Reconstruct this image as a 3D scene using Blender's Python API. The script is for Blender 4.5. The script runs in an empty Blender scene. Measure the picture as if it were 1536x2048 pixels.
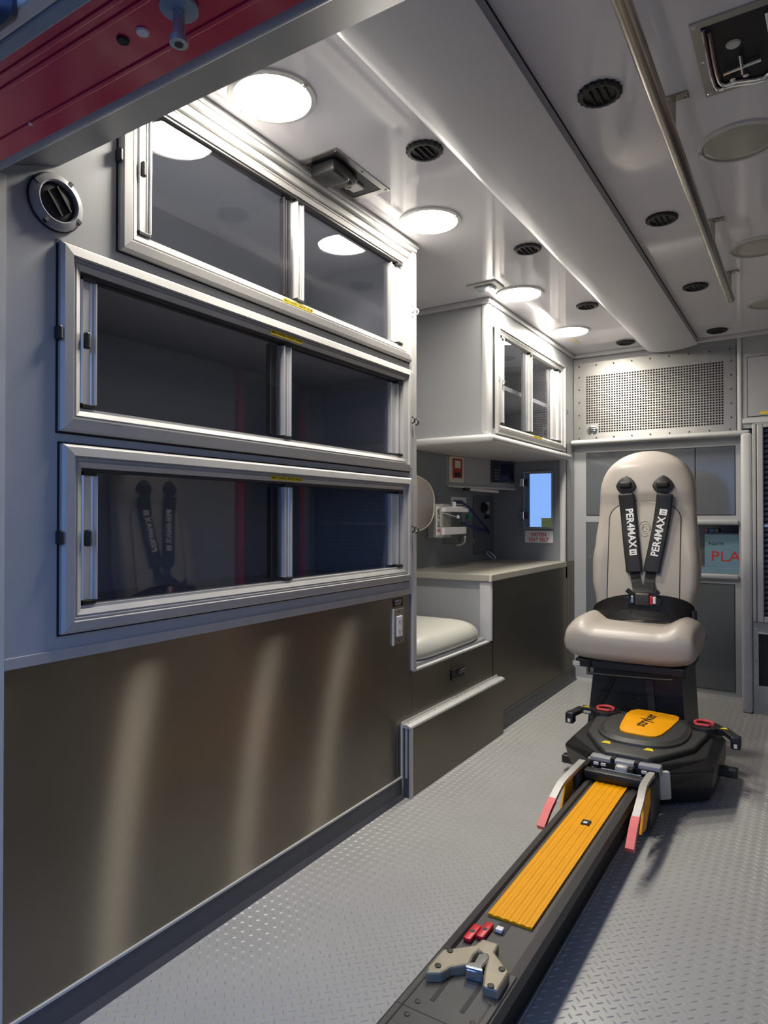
import bpy, bmesh, math, random
from mathutils import Vector, Matrix
random.seed(7)
SC = bpy.context.scene
COL = SC.collection

# ------------------------------------------------------------------ camera
FPX = 1344.0
YAW, PIT = math.radians(32.37), math.radians(0.51)
CAM = Vector((1.167, 0.0, 0.94))
FW = Vector((-math.sin(YAW)*math.cos(PIT), math.cos(YAW)*math.cos(PIT), math.sin(PIT)))
RT = Vector((math.cos(YAW), math.sin(YAW), 0))
UP = RT.cross(FW)
cd = bpy.data.cameras.new('camera')
cam = bpy.data.objects.new('camera', cd); COL.objects.link(cam)
cd.sensor_fit = 'VERTICAL'; cd.sensor_height = 36.0; cd.sensor_width = 27.0
cd.lens = 36.0*FPX/2048.0
cd.clip_start = 0.01; cd.clip_end = 200
cam.matrix_world = Matrix(((RT.x, UP.x, -FW.x, CAM.x), (RT.y, UP.y, -FW.y, CAM.y), (RT.z, UP.z, -FW.z, CAM.z), (0, 0, 0, 1)))
SC.camera = cam

def at(px, py, ax, v):
    """point on the plane ax = v seen at photo pixel (px, py)"""
    d = RT*((px-768)/FPX) - UP*((py-1024)/FPX) + FW
    i = 'xyz'.index(ax)
    return CAM + d*((v-CAM[i])/d[i])

# ------------------------------------------------------------------ world, exposure
w = bpy.data.worlds.new('sky'); SC.world = w; w.use_nodes = True
nt = w.node_tree; nt.nodes.clear()
wo = nt.nodes.new('ShaderNodeOutputWorld'); bg = nt.nodes.new('ShaderNodeBackground')
tc = nt.nodes.new('ShaderNodeTexCoord'); sx = nt.nodes.new('ShaderNodeSeparateXYZ'); rp = nt.nodes.new('ShaderNodeValToRGB')
rp.color_ramp.elements[0].position = 0.0; rp.color_ramp.elements[0].color = (0.205, 0.365, 0.75, 1)
rp.color_ramp.elements[1].position = 0.7; rp.color_ramp.elements[1].color = (0.17, 0.32, 0.76, 1)
nt.links.new(tc.outputs['Generated'], sx.inputs[0]); nt.links.new(sx.outputs['Z'], rp.inputs[0])
nt.links.new(rp.outputs[0], bg.inputs[0]); nt.links.new(bg.outputs[0], wo.inputs[0])
bg.inputs[1].default_value = 0.85
LAMP_STRENGTH = 75.0
SC.view_settings.view_transform = 'Standard'
SC.view_settings.look = 'None'
SC.view_settings.exposure = 0.92
SC.view_settings.gamma = 1.0
SC.view_settings.use_curve_mapping = False

# ------------------------------------------------------------------ materials
MATS = {}
def s2l(c):
    c = c/255.0
    return c/12.92 if c <= 0.04045 else ((c+0.055)/1.055)**2.4
def rgb(r, g, b): return (s2l(r), s2l(g), s2l(b), 1)
def mat(name, col, rough=0.5, metal=0.0, var=0.06, scale=14.0, bump=0.0, bscale=300.0, coat=0.0, spec=0.5, emit=None, estr=0.0, rvar=0.0):
    m = bpy.data.materials.new(name); m.use_nodes = True
    n = m.node_tree.nodes; l = m.node_tree.links
    p = n['Principled BSDF']
    p.inputs['Roughness'].default_value = rough; p.inputs['Metallic'].default_value = metal
    p.inputs['Coat Weight'].default_value = coat; p.inputs['Coat Roughness'].default_value = 0.08
    p.inputs['Specular IOR Level'].default_value = spec
    t = n.new('ShaderNodeTexCoord'); no = n.new('ShaderNodeTexNoise'); no.inputs['Scale'].default_value = scale; no.inputs['Detail'].default_value = 4
    r = n.new('ShaderNodeValToRGB')
    r.color_ramp.elements[0].position = 0.3; r.color_ramp.elements[1].position = 0.7
    r.color_ramp.elements[0].color = tuple(c*(1-var) for c in col[:3])+(1,)
    r.color_ramp.elements[1].color = tuple(min(1, c*(1+var)) for c in col[:3])+(1,)
    l.new(t.outputs['Object'], no.inputs['Vector']); l.new(no.outputs['Fac'], r.inputs[0]); l.new(r.outputs[0], p.inputs['Base Color'])
    if rvar:
        mr = n.new('ShaderNodeMapRange'); mr.inputs[3].default_value = max(0.02, rough-rvar); mr.inputs[4].default_value = rough+rvar
        l.new(no.outputs['Fac'], mr.inputs[0]); l.new(mr.outputs[0], p.inputs['Roughness'])
    if bump:
        n2 = n.new('ShaderNodeTexNoise'); n2.inputs['Scale'].default_value = bscale; n2.inputs['Detail'].default_value = 2
        b = n.new('ShaderNodeBump'); b.inputs['Strength'].default_value = bump; b.inputs['Distance'].default_value = 0.001
        l.new(t.outputs['Object'], n2.inputs['Vector']); l.new(n2.outputs['Fac'], b.inputs['Height']); l.new(b.outputs[0], p.inputs['Normal'])
    if emit:
        p.inputs['Emission Color'].default_value = emit; p.inputs['Emission Strength'].default_value = estr
    MATS[name] = m
    return m
def brushed(name, col, rough, aniso, tangent, stretch, bump=0.03):
    m = mat(name, col, rough, 1.0, 0.05)
    n = m.node_tree.nodes; l = m.node_tree.links; p = n['Principled BSDF']
    p.inputs['Anisotropic'].default_value = aniso
    c = n.new('ShaderNodeCombineXYZ')
    for i in range(3): c.inputs[i].default_value = tangent[i]
    l.new(c.outputs[0], p.inputs['Tangent'])
    t = n.new('ShaderNodeTexCoord'); mp = n.new('ShaderNodeMapping'); mp.inputs['Scale'].default_value = stretch
    no = n.new('ShaderNodeTexNoise'); no.inputs['Scale'].default_value = 1.0; no.inputs['Detail'].default_value = 3
    b = n.new('ShaderNodeBump'); b.inputs['Strength'].default_value = bump; b.inputs['Distance'].default_value = 0.001
    l.new(t.outputs['Object'], mp.inputs[0]); l.new(mp.outputs[0], no.inputs['Vector']); l.new(no.outputs['Fac'], b.inputs['Height']); l.new(b.outputs[0], p.inputs['Normal'])
    return m
def glass(name, tint, ior=1.5, rough=0.0):
    m = bpy.data.materials.new(name); m.use_nodes = True
    n = m.node_tree.nodes; l = m.node_tree.links; n.clear()
    o = n.new('ShaderNodeOutputMaterial'); mx = n.new('ShaderNodeMixShader'); ge = n.new('ShaderNodeNewGeometry'); dp = n.new('ShaderNodeVectorMath'); dp.operation = 'DOT_PRODUCT'
    ab = n.new('ShaderNodeMath'); ab.operation = 'ABSOLUTE'; om = n.new('ShaderNodeMath'); om.operation = 'SUBTRACT'; om.inputs[0].default_value = 1.0
    pw_ = n.new('ShaderNodeMath'); pw_.operation = 'POWER'; pw_.inputs[1].default_value = 5.0
    f0 = ((ior-1)/(ior+1))**2
    f = n.new('ShaderNodeMath'); f.operation = 'MULTIPLY_ADD'; f.inputs[1].default_value = 1-f0; f.inputs[2].default_value = f0
    l.new(ge.outputs['Incoming'], dp.inputs[0]); l.new(ge.outputs['Normal'], dp.inputs[1]); l.new(dp.outputs['Value'], ab.inputs[0])
    l.new(ab.outputs[0], om.inputs[1]); l.new(om.outputs[0], pw_.inputs[0]); l.new(pw_.outputs[0], f.inputs[0])
    tr = n.new('ShaderNodeBsdfTransparent'); g = n.new('ShaderNodeBsdfGlossy'); g.inputs['Roughness'].default_value = rough
    t = n.new('ShaderNodeTexCoord'); no = n.new('ShaderNodeTexNoise'); no.inputs['Scale'].default_value = 6
    r = n.new('ShaderNodeValToRGB'); r.color_ramp.elements[0].color = tuple(c*0.96 for c in tint[:3])+(1,); r.color_ramp.elements[1].color = tint
    l.new(t.outputs['Object'], no.inputs['Vector']); l.new(no.outputs['Fac'], r.inputs[0]); l.new(r.outputs[0], tr.inputs[0])
    l.new(f.outputs[0], mx.inputs[0]); l.new(tr.outputs[0], mx.inputs[1]); l.new(g.outputs[0], mx.inputs[2]); l.new(mx.outputs[0], o.inputs[0])
    MATS[name] = m
    return m

mat('panel_grey', rgb(168, 170, 172), 0.42, 0, 0.02, 3, 0.04, 500)
mat('ceiling_gloss', rgb(226, 224, 228), 0.07, 0, 0.015, 2, 0.0)
mat('trim_white', rgb(204, 204, 203), 0.4, 0, 0.02)
mat('cowl_grey', rgb(214, 213, 216), 0.35, 0, 0.015, 3)
def brushed_panel(name, col_a, col_b, mixf):
    # brushed sheet: a soft mirror lobe plus a long vertical streak lobe across the horizontal grain
    m = bpy.data.materials.new(name); m.use_nodes = True
    n = m.node_tree.nodes; l = m.node_tree.links; n.clear()
    o = n.new('ShaderNodeOutputMaterial'); mx = n.new('ShaderNodeMixShader'); mx.inputs[0].default_value = mixf
    t = n.new('ShaderNodeTexCoord'); no = n.new('ShaderNodeTexNoise'); no.inputs['Scale'].default_value = 5; no.inputs['Detail'].default_value = 4
    l.new(t.outputs['Object'], no.inputs['Vector'])
    tg = n.new('ShaderNodeCombineXYZ'); tg.inputs[1].default_value = 1.0
    for i, (col, r, an) in enumerate(((col_a, 0.28, 0.45), (col_b, 0.40, 0.88))):
        g = n.new('ShaderNodeBsdfAnisotropic'); g.distribution = 'GGX'; g.inputs['Roughness'].default_value = r; g.inputs['Anisotropy'].default_value = an
        rr = n.new('ShaderNodeValToRGB'); rr.color_ramp.elements[0].color = tuple(c*0.95 for c in col)+(1,); rr.color_ramp.elements[1].color = tuple(c*1.05 for c in col)+(1,)
        l.new(no.outputs['Fac'], rr.inputs[0]); l.new(rr.outputs[0], g.inputs['Color']); l.new(tg.outputs[0], g.inputs['Tangent'])
        l.new(g.outputs[0], mx.inputs[1+i])
    l.new(mx.outputs[0], o.inputs[0]); MATS[name] = m
brushed_panel('stainless', (0.20, 0.185, 0.16), (0.60, 0.55, 0.48), 0.38)
brushed('stainless_front', (0.36, 0.355, 0.34, 1), 0.42, 0.5, (0, 0, 1), (4, 3, 700))
brushed('stainless_ceiling', (0.50, 0.49, 0.47, 1), 0.28, 0.4, (0, 1, 0), (500, 4, 4))
brushed('aluminium', (0.50, 0.495, 0.485, 1), 0.50, 0.0, (0, 0, 1), (40, 40, 600), 0.02)
MATS['aluminium'].node_tree.nodes['Principled BSDF'].inputs['Metallic'].default_value = 0.35
brushed('handle_metal', (0.68, 0.68, 0.68, 1), 0.34, 0.2, (0, 0, 1), (200, 200, 3), 0.01)
MATS['handle_metal'].node_tree.nodes['Principled BSDF'].inputs['Metallic'].default_value = 0.55
brushed('aluminium_rail', (0.50, 0.46, 0.40, 1), 0.26, 0.3, (1, 0, 0), (300, 4, 300), 0.02)
mat('chrome', (0.85, 0.85, 0.85, 1), 0.12, 1.0, 0.02)
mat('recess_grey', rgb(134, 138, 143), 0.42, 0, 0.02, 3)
mat('floor_vinyl', rgb(168, 168, 165), 0.30, 0, 0.04, 5, 0.05, 260)
mat('cove_vinyl', rgb(72, 73, 79), 0.45, 0, 0.04, 6)
mat('black_plastic', rgb(30, 30, 32), 0.42, 0, 0.08, 40, 0.06, 600)
mat('black_rubber', rgb(16, 16, 18), 0.6, 0, 0.08, 40)
mat('charcoal', rgb(58, 56, 56), 0.5, 0, 0.06, 30, 0.08, 700)
mat('charcoal_deck', rgb(54, 55, 54), 0.48, 0, 0.06, 30, 0.06, 700)
mat('dark_cavity', rgb(26, 28, 32), 0.6)
mat('yellow_paint', rgb(242, 166, 0), 0.45, 0, 0.04, 18, 0.05, 400, spec=0.25)
mat('yellow_label', rgb(238, 212, 40), 0.4, 0, 0.03)
mat('red_plastic', rgb(214, 38, 52), 0.35, 0, 0.04)
mat('coral_red', rgb(226, 84, 88), 0.4, 0, 0.04)
mat('red_body', rgb(205, 42, 78), 0.25, 0, 0.05, 4, coat=0.3)
mat('seal_grey', rgb(138, 152, 168), 0.4, 0, 0.04)
mat('header_grey', rgb(150, 152, 158), 0.4, 0, 0.03, 5)
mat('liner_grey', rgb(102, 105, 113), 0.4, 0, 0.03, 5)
mat('vinyl_grey', rgb(174, 167, 159), 0.38, 0, 0.03, 10, 0.10, 420)
mat('vinyl_panel', rgb(182, 175, 164), 0.40, 0, 0.03, 10, 0.10, 420)
mat('piping', rgb(70, 66, 62), 0.6)
mat('seat_white', rgb(196, 196, 188), 0.36, 0, 0.03, 10, 0.08, 420)
mat('webbing', rgb(36, 36, 38), 0.7, 0, 0.1, 60, 0.2, 900)
mat('belt_pad', rgb(28, 28, 29), 0.45, 0, 0.06, 30, 0.12, 500)
mat('print_white', rgb(240, 240, 240), 0.5)
mat('print_black', rgb(24, 22, 20), 0.5)
mat('print_red', rgb(196, 40, 40), 0.5)
mat('sign_white', rgb(232, 230, 232), 0.4)
mat('cast_beige', rgb(146, 138, 120), 0.45, 0.35, 0.12, 22, 0.15, 260)
mat('lever_grey', rgb(176, 174, 170), 0.4, 0.2, 0.05)
mat('pale_grey', rgb(196, 196, 190), 0.45)
mat('counter_top', rgb(176, 172, 160), 0.28, 0, 0.10, 160)
mat('cream', rgb(222, 214, 196), 0.45)
mat('blue_hose', rgb(28, 34, 120), 0.25, 0, 0.05)
mat('screen_navy', rgb(24, 30, 56), 0.12, 0, 0.1)
mat('button_grey', rgb(120, 126, 140), 0.5)
mat('alarm_red', rgb(170, 42, 48), 0.4, 0, 0.1, 40)
mat('cool_steel', rgb(176, 190, 200), 0.3, 0.8, 0.05)
mat('green_tag', rgb(20, 110, 84), 0.5)
mat('tan_sticker', rgb(206, 192, 160), 0.5)
mat('shutter_blue', rgb(58, 68, 92), 0.4, 0.2, 0.06)
mat('door_dark', rgb(96, 100, 105), 0.10, 0, 0.05, 3, spec=0.8)
mat('box_teal', rgb(108, 140, 156), 0.5, 0, 0.06)
mat('box_pink', rgb(200, 90, 120), 0.5)
mat('box_blue', rgb(90, 140, 190), 0.5)
mat('lamp_off', rgb(176, 174, 160), 0.18, 0, 0.03)
mat('lens_ring', rgb(206, 204, 202), 0.25)
mat('lamp_lens', rgb(255, 250, 240), 0.4, 0, 0.0, emit=(1.0, 0.93, 0.82, 1), estr=LAMP_STRENGTH)
mat('bench_dark', rgb(58, 52, 46), 0.5, 0, 0.06)
mat('asphalt', rgb(86, 86, 88), 0.8, 0, 0.1, 30)
mat('olive_wall', rgb(196, 160, 58), 0.7)
mat('interior_grey', rgb(180, 182, 187), 0.5, 0, 0.02, 4)
mat('clear_lens', rgb(190, 200, 210), 0.1, 0.3)
glass('tinted_glass', (0.87, 0.88, 0.905, 1), 1.66)
glass('clear_glass', (0.92, 0.94, 0.95, 1))
glass('jar_plastic', (0.80, 0.82, 0.80, 1), 1.35, 0.05)

# ------------------------------------------------------------------ mesh helpers
def nb(): return bmesh.new()
def box(bm, x0, x1, y0, y1, z0, z1, bev=0.0, seg=2):
    vs = [bm.verts.new(p) for p in ((x0,y0,z0),(x1,y0,z0),(x1,y1,z0),(x0,y1,z0),(x0,y0,z1),(x1,y0,z1),(x1,y1,z1),(x0,y1,z1))]
    fs = [bm.faces.new([vs[i] for i in f]) for f in ((3,2,1,0),(4,5,6,7),(0,1,5,4),(1,2,6,5),(2,3,7,6),(3,0,4,7))]
    if bev > 0:
        es = list({e for f in fs for e in f.edges})
        bmesh.ops.bevel(bm, geom=es, offset=bev, segments=seg, profile=0.5, affect='EDGES')
    return bm
def obox(bm, c, u, v, n, hu, hv, hn, bev=0.0, seg=2):
    """oriented box: centre c, axes u v n with half sizes"""
    b2 = bmesh.new(); box(b2, -hu, hu, -hv, hv, -hn, hn, bev, seg)
    u = Vector(u).normalized(); v = Vector(v).normalized(); n = Vector(n).normalized(); c = Vector(c)
    mm = {}
    for q in b2.verts: mm[q] = bm.verts.new(c + u*q.co.x + v*q.co.y + n*q.co.z)
    for f in b2.faces: bm.faces.new([mm[q] for q in f.verts])
    b2.free(); return bm
def prism(bm, pts, d):
    """extrude closed 3D polygon pts along vector d"""
    d = Vector(d); a = [bm.verts.new(Vector(p)) for p in pts]; b = [bm.verts.new(Vector(p)+d) for p in pts]
    n = len(pts); bm.faces.new(a); bm.faces.new(b[::-1])
    for i in range(n): bm.faces.new((a[i], b[i], b[(i+1) % n], a[(i+1) % n]))
    return bm
def bevel_all(bm, off, seg=2, ang=30):
    bmesh.ops.recalc_face_normals(bm, faces=bm.faces)
    es = [e for e in bm.edges if len(e.link_faces) == 2 and e.calc_face_angle(0) > math.radians(ang)]
    bmesh.ops.bevel(bm, geom=es, offset=off, segments=seg, profile=0.5, affect='EDGES'); return bm
def frame_axes(d):
    d = Vector(d).normalized(); a = Vector((0, 0, 1)) if abs(d.z) < 0.9 else Vector((1, 0, 0))
    u = d.cross(a).normalized(); return u, d.cross(u).normalized()
def tube(bm, path, r, n=10, cap=True):
    path = [Vector(p) for p in path]; rings = []
    rr = r if isinstance(r, (list, tuple)) else [r]*len(path)
    u = None
    for i, p in enumerate(path):
        d = (path[min(i+1, len(path)-1)] - path[max(i-1, 0)]).normalized()
        if u is None: u, v = frame_axes(d)
        else:
            u = (u - d*u.dot(d)).normalized(); v = d.cross(u)
        rings.append([bm.verts.new(p + (u*math.cos(2*math.pi*k/n) + v*math.sin(2*math.pi*k/n))*rr[i]) for k in range(n)])
    for a, b in zip(rings, rings[1:]):
        for k in range(n): bm.faces.new((a[k], a[(k+1) % n], b[(k+1) % n], b[k]))
    if cap: bm.faces.new(rings[0][::-1]); bm.faces.new(rings[-1])
    return bm
def lathe(bm, prof, c, axis, n=32, cap=True):
    """prof: list of (radius, height along axis)"""
    c = Vector(c); axis = Vector(axis).normalized(); u, v = frame_axes(axis); rings = []
    for r, h in prof:
        if r < 1e-6: rings.append([bm.verts.new(c + axis*h)])
        else: rings.append([bm.verts.new(c + axis*h + (u*math.cos(2*math.pi*k/n) + v*math.sin(2*math.pi*k/n))*r) for k in range(n)])
    for a, b in zip(rings, rings[1:]):
        for k in range(n):
            k2 = (k+1) % n
            if len(a) == 1 and len(b) == 1: continue
            if len(a) == 1: bm.faces.new((a[0], b[k2], b[k]))
            elif len(b) == 1: bm.faces.new((a[k], a[k2], b[0]))
            else: bm.faces.new((a[k], a[k2], b[k2], b[k]))
    if cap:
        if len(rings[0]) > 1: bm.faces.new(rings[0][::-1])
        if len(rings[-1]) > 1: bm.faces.new(rings[-1])
    return bm
def loft(bm, secs, cap=True, closed=True):
    rs = [[bm.verts.new(Vector(p)) for p in s] for s in secs]; n = len(rs[0])
    for a, b in zip(rs, rs[1:]):
        for k in range(n if closed else n-1): bm.faces.new((a[k], a[(k+1) % n], b[(k+1) % n], b[k]))
    if cap: bm.faces.new(rs[0][::-1]); bm.faces.new(rs[-1])
    return bm
def smooth_path(pts, k=6):
    pts = [Vector(p) for p in pts]; out = []
    for i in range(len(pts)-1):
        p0 = pts[max(i-1, 0)]; p1 = pts[i]; p2 = pts[i+1]; p3 = pts[min(i+2, len(pts)-1)]
        for j in range(k):
            t = j/k
            out.append(0.5*((2*p1) + (p2-p0)*t + (2*p0-5*p1+4*p2-p3)*t*t + (3*p1-p0-3*p2+p3)*t**3))
    out.append(pts[-1]); return out
def strap(bm, path, width_dir, hw, th):
    """flat band along path; width_dir vector or list"""
    secs = []; path = [Vector(p) for p in path]
    for i, p in enumerate(path):
        d = (path[min(i+1, len(path)-1)] - path[max(i-1, 0)]).normalized()
        wd = Vector(width_dir); wd = (wd - d*wd.dot(d)).normalized(); n = d.cross(wd)
        h = hw[i] if isinstance(hw, (list, tuple)) else hw
        secs.append([p-wd*h-n*th, p+wd*h-n*th, p+wd*h+n*th, p-wd*h+n*th])
    return loft(bm, secs)

# ------------------------------------------------------------------ object helpers
WL = {}
def obj(name, bm, material, parent=None, smooth=False, kind=None, ang=35):
    bmesh.ops.recalc_face_normals(bm, faces=bm.faces)
    xs = [v.co for v in bm.verts]
    if parent is not None: org = WL[parent.name]
    else:
        org = Vector(((min(v.x for v in xs)+max(v.x for v in xs))/2, (min(v.y for v in xs)+max(v.y for v in xs))/2, min(v.z for v in xs)))
    bmesh.ops.translate(bm, verts=bm.verts, vec=-org)
    me = bpy.data.meshes.new(name); bm.to_mesh(me); bm.free()
    me.materials.append(MATS[material])
    if smooth:
        me.polygons.foreach_set('use_smooth', [True]*len(me.polygons)); me.set_sharp_from_angle(angle=math.radians(ang))
    o = bpy.data.objects.new(name, me); COL.objects.link(o)
    if parent is not None: o.parent = parent
    else: o.location = org
    WL[o.name] = org.copy()
    if kind: o['kind'] = kind
    return o
def tag(o, label, cat, group=None):
    o['label'] = label; o['category'] = cat
    if group: o['group'] = group
    return o
def thing(name, label, cat, loc, group=None):
    o = bpy.data.objects.new(name, None); COL.objects.link(o); o.location = loc; o.empty_display_size = 0.05
    WL[o.name] = Vector(loc); return tag(o, label, cat, group)
def struct(name, bm, material, label=None, smooth=False):
    o = obj(name, bm, material, None, smooth, 'structure')
    if label: o['label'] = label
    return o
def share(src, parent, off):
    """another piece with the same mesh, shifted by off in the parent's space"""
    c = src.copy(); COL.objects.link(c); c.parent = parent
    c.location = Vector(src.location) + Vector(off); WL[c.name] = WL[src.name] + Vector(off); return c
def dup(root, loc, label=None, group=None):
    r = root.copy(); COL.objects.link(r); r.location = loc; WL[r.name] = Vector(loc)
    if label: r['label'] = label
    if group: r['group'] = group
    for ch in list(root.children):
        c = ch.copy(); COL.objects.link(c); c.parent = r; WL[c.name] = Vector(loc)
        for g in list(ch.children):
            d = g.copy(); COL.objects.link(d); d.parent = c
    return r
def text(name, body, size, origin, xdir, ydir, material, parent, ext=0.0003, sx=1.0, bold=0.0, spacing=1.0):
    cu = bpy.data.curves.new(name, 'FONT'); cu.body = body; cu.size = size; cu.align_x = 'CENTER'; cu.align_y = 'CENTER'
    cu.extrude = ext; cu.resolution_u = 2; cu.offset = bold; cu.space_character = spacing
    t = bpy.data.objects.new(name, cu); COL.objects.link(t)
    dg = bpy.context.evaluated_depsgraph_get(); dg.update()
    me = bpy.data.meshes.new_from_object(t.evaluated_get(dg)); bpy.data.objects.remove(t); bpy.data.curves.remove(cu)
    X = Vector(xdir).normalized(); Y = Vector(ydir).normalized(); Z = X.cross(Y); o = Vector(origin)
    bm = bmesh.new(); bm.from_mesh(me); bpy.data.meshes.remove(me)
    for v in bm.verts: v.co = o + X*v.co.x*sx + Y*v.co.y + Z*v.co.z
    return obj(name, bm, material, parent)

def on(px, py, p0, n):
    """point on the plane through p0 with normal n seen at photo pixel"""
    d = RT*((px-768)/FPX) - UP*((py-1024)/FPX) + FW; n = Vector(n); p0 = Vector(p0)
    return CAM + d*((p0-CAM).dot(n)/d.dot(n))

# ================================================================== STRUCTURE
CEIL = 1.89
bm = box(nb(), -0.45, 1.78, 0.56, 4.3, -0.05, 0.0)
floor = struct('floor', bm, 'floor_vinyl', 'grey diamond tread vinyl floor')
# raised diamond treads: two directions on a 25.7 mm lattice, more than anyone could count
vs, fs = [], []
P = 0.0257; L = 0.0092; W = 0.0024; H = 0.0014
def tread(cx, cy, s):
    a = math.radians(45*s); c, q = math.cos(a), math.sin(a); b = len(vs)
    for u, v, h in ((-L, 0, -0.0001), (-L*0.35, -W, -0.0001), (L*0.35, -W, -0.0001), (L, 0, -0.0001), (L*0.35, W, -0.0001), (-L*0.35, W, -0.0001), (-L*0.5, 0, H), (L*0.5, 0, H)):
        vs.append((cx+u*c-v*q, cy+u*q+v*c, h))
    for f in ((0, 1, 6), (1, 2, 7, 6), (2, 3, 7), (3, 4, 7), (4, 5, 6, 7), (5, 0, 6)): fs.append(tuple(b+i for i in f))
for i in range(int(1.70/P)):
    for j in range(int(3.30/P)):
        x = 0.022+i*P; y = 0.585+j*P
        tread(x, y, 1); tread(x+P/2, y+P/2, -1)
me = bpy.data.meshes.new('floor_tread'); me.from_pydata(vs, [], fs); me.materials.append(MATS['floor_vinyl'])
tr = bpy.data.objects.new('floor_tread', me); COL.objects.link(tr); tr.parent = floor; tr.location = -WL['floor']; tr['kind'] = 'stuff'

struct('ceiling', box(nb(), -0.50, 1.80, 0.62, 4.30, CEIL, CEIL+0.04), 'ceiling_gloss', 'glossy white ceiling panel')

# left wall face with three cabinet openings
CABS = [  # outer frame y0,y1,z0,z1
    dict(k='upper', y0=0.846, y1=2.000, z0=1.476, z1=1.850),
    dict(k='middle', y0=0.720, y1=2.000, z0=1.100, z1=1.449),
    dict(k='lower', y0=0.724, y1=2.000, z0=0.726, z1=1.077)]
FWID = 0.042
bm = nb()
ys0, ys1 = 0.56, 2.016
zz = 0.690
for c in CABS[::-1]:
    a0, a1, b0, b1 = c['y0']+0.03, c['y1']-0.03, c['z0']+0.03, c['z1']-0.03
    box(bm, -0.012, 0, ys0, ys1, zz, b0)
    box(bm, -0.012, 0, ys0, a0, b0, b1); box(bm, -0.012, 0, a1, ys1, b0, b1)
    zz = b1
box(bm, -0.012, 0, ys0, ys1, zz, CEIL)
struct('wall_left', bm, 'panel_grey', 'blue-grey wall panel around the glass cabinets')
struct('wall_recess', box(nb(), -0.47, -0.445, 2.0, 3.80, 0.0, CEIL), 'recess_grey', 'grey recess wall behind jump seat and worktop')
# partition between tall cabinets and the recess
struct('wall_partition', box(nb(), -0.445, -0.02, 2.016, 2.034, 0.0, CEIL), 'panel_grey')
bm = nb(); box(bm, -0.020, 0.010, 2.014, 2.040, 0.412, CEIL, 0.004)
struct('trim_1', bm, 'aluminium', 'vertical aluminium corner post beside the glass cabinets')
struct('trim_2', box(nb(), 0.0, 0.004, 0.624, 2.014, 0.678, 0.698, 0.001), 'aluminium', 'aluminium strip along the top of the stainless panel')
bm = nb(); box(bm, -0.01, 0.016, 0.72, 2.035, 1.862, CEIL, 0.005); box(bm, 0.016, 0.022, 0.72, 2.035, 1.874, CEIL, 0.002)
struct('trim_3', bm, 'trim_white', 'white cove strip between ceiling and cabinets')
# nook front wall with window opening
WX0, WX1, WZ0, WZ1 = -0.232, -0.078, 0.888, 1.198
bm = nb()
box(bm, -0.445, WX0, 3.76, 3.785, 0.60, 1.36); box(bm, WX1, 0.0, 3.76, 3.785, 0.60, 1.36)
box(bm, WX0, WX1, 3.76, 3.785, 0.60, WZ0); box(bm, WX0, WX1, 3.76, 3.785, WZ1, 1.36)
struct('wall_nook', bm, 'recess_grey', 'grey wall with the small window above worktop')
bm = nb(); box(bm, -0.034, 0.002, 3.742, 3.775, 0.69, 1.32, 0.012, 3)
struct('trim_4', bm, 'trim_white', 'white rounded post beside the small window', True)
bm = nb(); box(bm, -0.012, 0.0, 3.775, 3.93, 0.692, CEIL)
struct('wall_return', bm, 'panel_grey')
bm = nb(); box(bm, -0.03, 1.80, 4.27, 4.30, 0.0, CEIL)
struct('wall_front', bm, 'panel_grey', 'front bulkhead wall')
struct('wall_right', box(nb(), 1.78, 1.82, 0.5, 4.30, -0.02, CEIL+0.02), 'panel_grey', 'right side wall')
# rear header, seal and jambs
xs = (-0.30, 1.90)
def xprism(pts, x0, x1): return prism(nb(), [(x0, y, z) for y, z in pts], (x1-x0, 0, 0))
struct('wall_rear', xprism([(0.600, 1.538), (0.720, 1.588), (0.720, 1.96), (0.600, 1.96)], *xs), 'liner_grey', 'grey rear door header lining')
bm = tube(nb(), [(xs[0], 0.588, 1.531), (xs[1], 0.588, 1.531)], 0.0165, 16)
struct('trim_5', bm, 'seal_grey', 'round blue-grey door seal along the header', True)
bm = xprism([(0.436, 1.502), (0.566, 1.502), (0.566, 1.535), (0.600, 1.56), (0.600, 1.96), (0.436, 1.96)], *xs)
RB = struct('wall_header', bm, 'red_body', 'red painted underside of the rear door header')
for y in (0.456, 0.472, 0.535):
    obj('rib', box(nb(), xs[0], xs[1], y-0.003, y+0.003, 1.4995, 1.503, 0.0012), 'red_body', RB)
struct('trim_6', box(nb(), xs[0], xs[1], 0.418, 0.437, 1.494, 1.52, 0.003), 'seal_grey', 'grey rubber edge of the door header')
struct('trim_7', box(nb(), xs[0], xs[1], 0.398, 0.418, 1.494, 1.53, 0.004), 'trim_white', 'pale drip rail over the rear doorway')
struct('wall_fascia', box(nb(), xs[0], xs[1], 0.404, 0.44, 1.52, 2.02), 'red_body', 'red outside panel above the rear doorway')
bm = nb(); box(bm, -0.30, 0.004, 0.40, 0.6235, -0.05, 1.53)
struct('wall_jamb', bm, 'pale_grey', 'rear door jamb beside the stainless panel')
struct('wall_jamb_far', box(nb(), 1.58, 1.90, 0.40, 0.62, -0.05, 1.53), 'pale_grey')
struct('ground', box(nb(), -30, 30, -40, 40, -0.85, -0.80), 'asphalt', 'asphalt ground outside')
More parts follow.
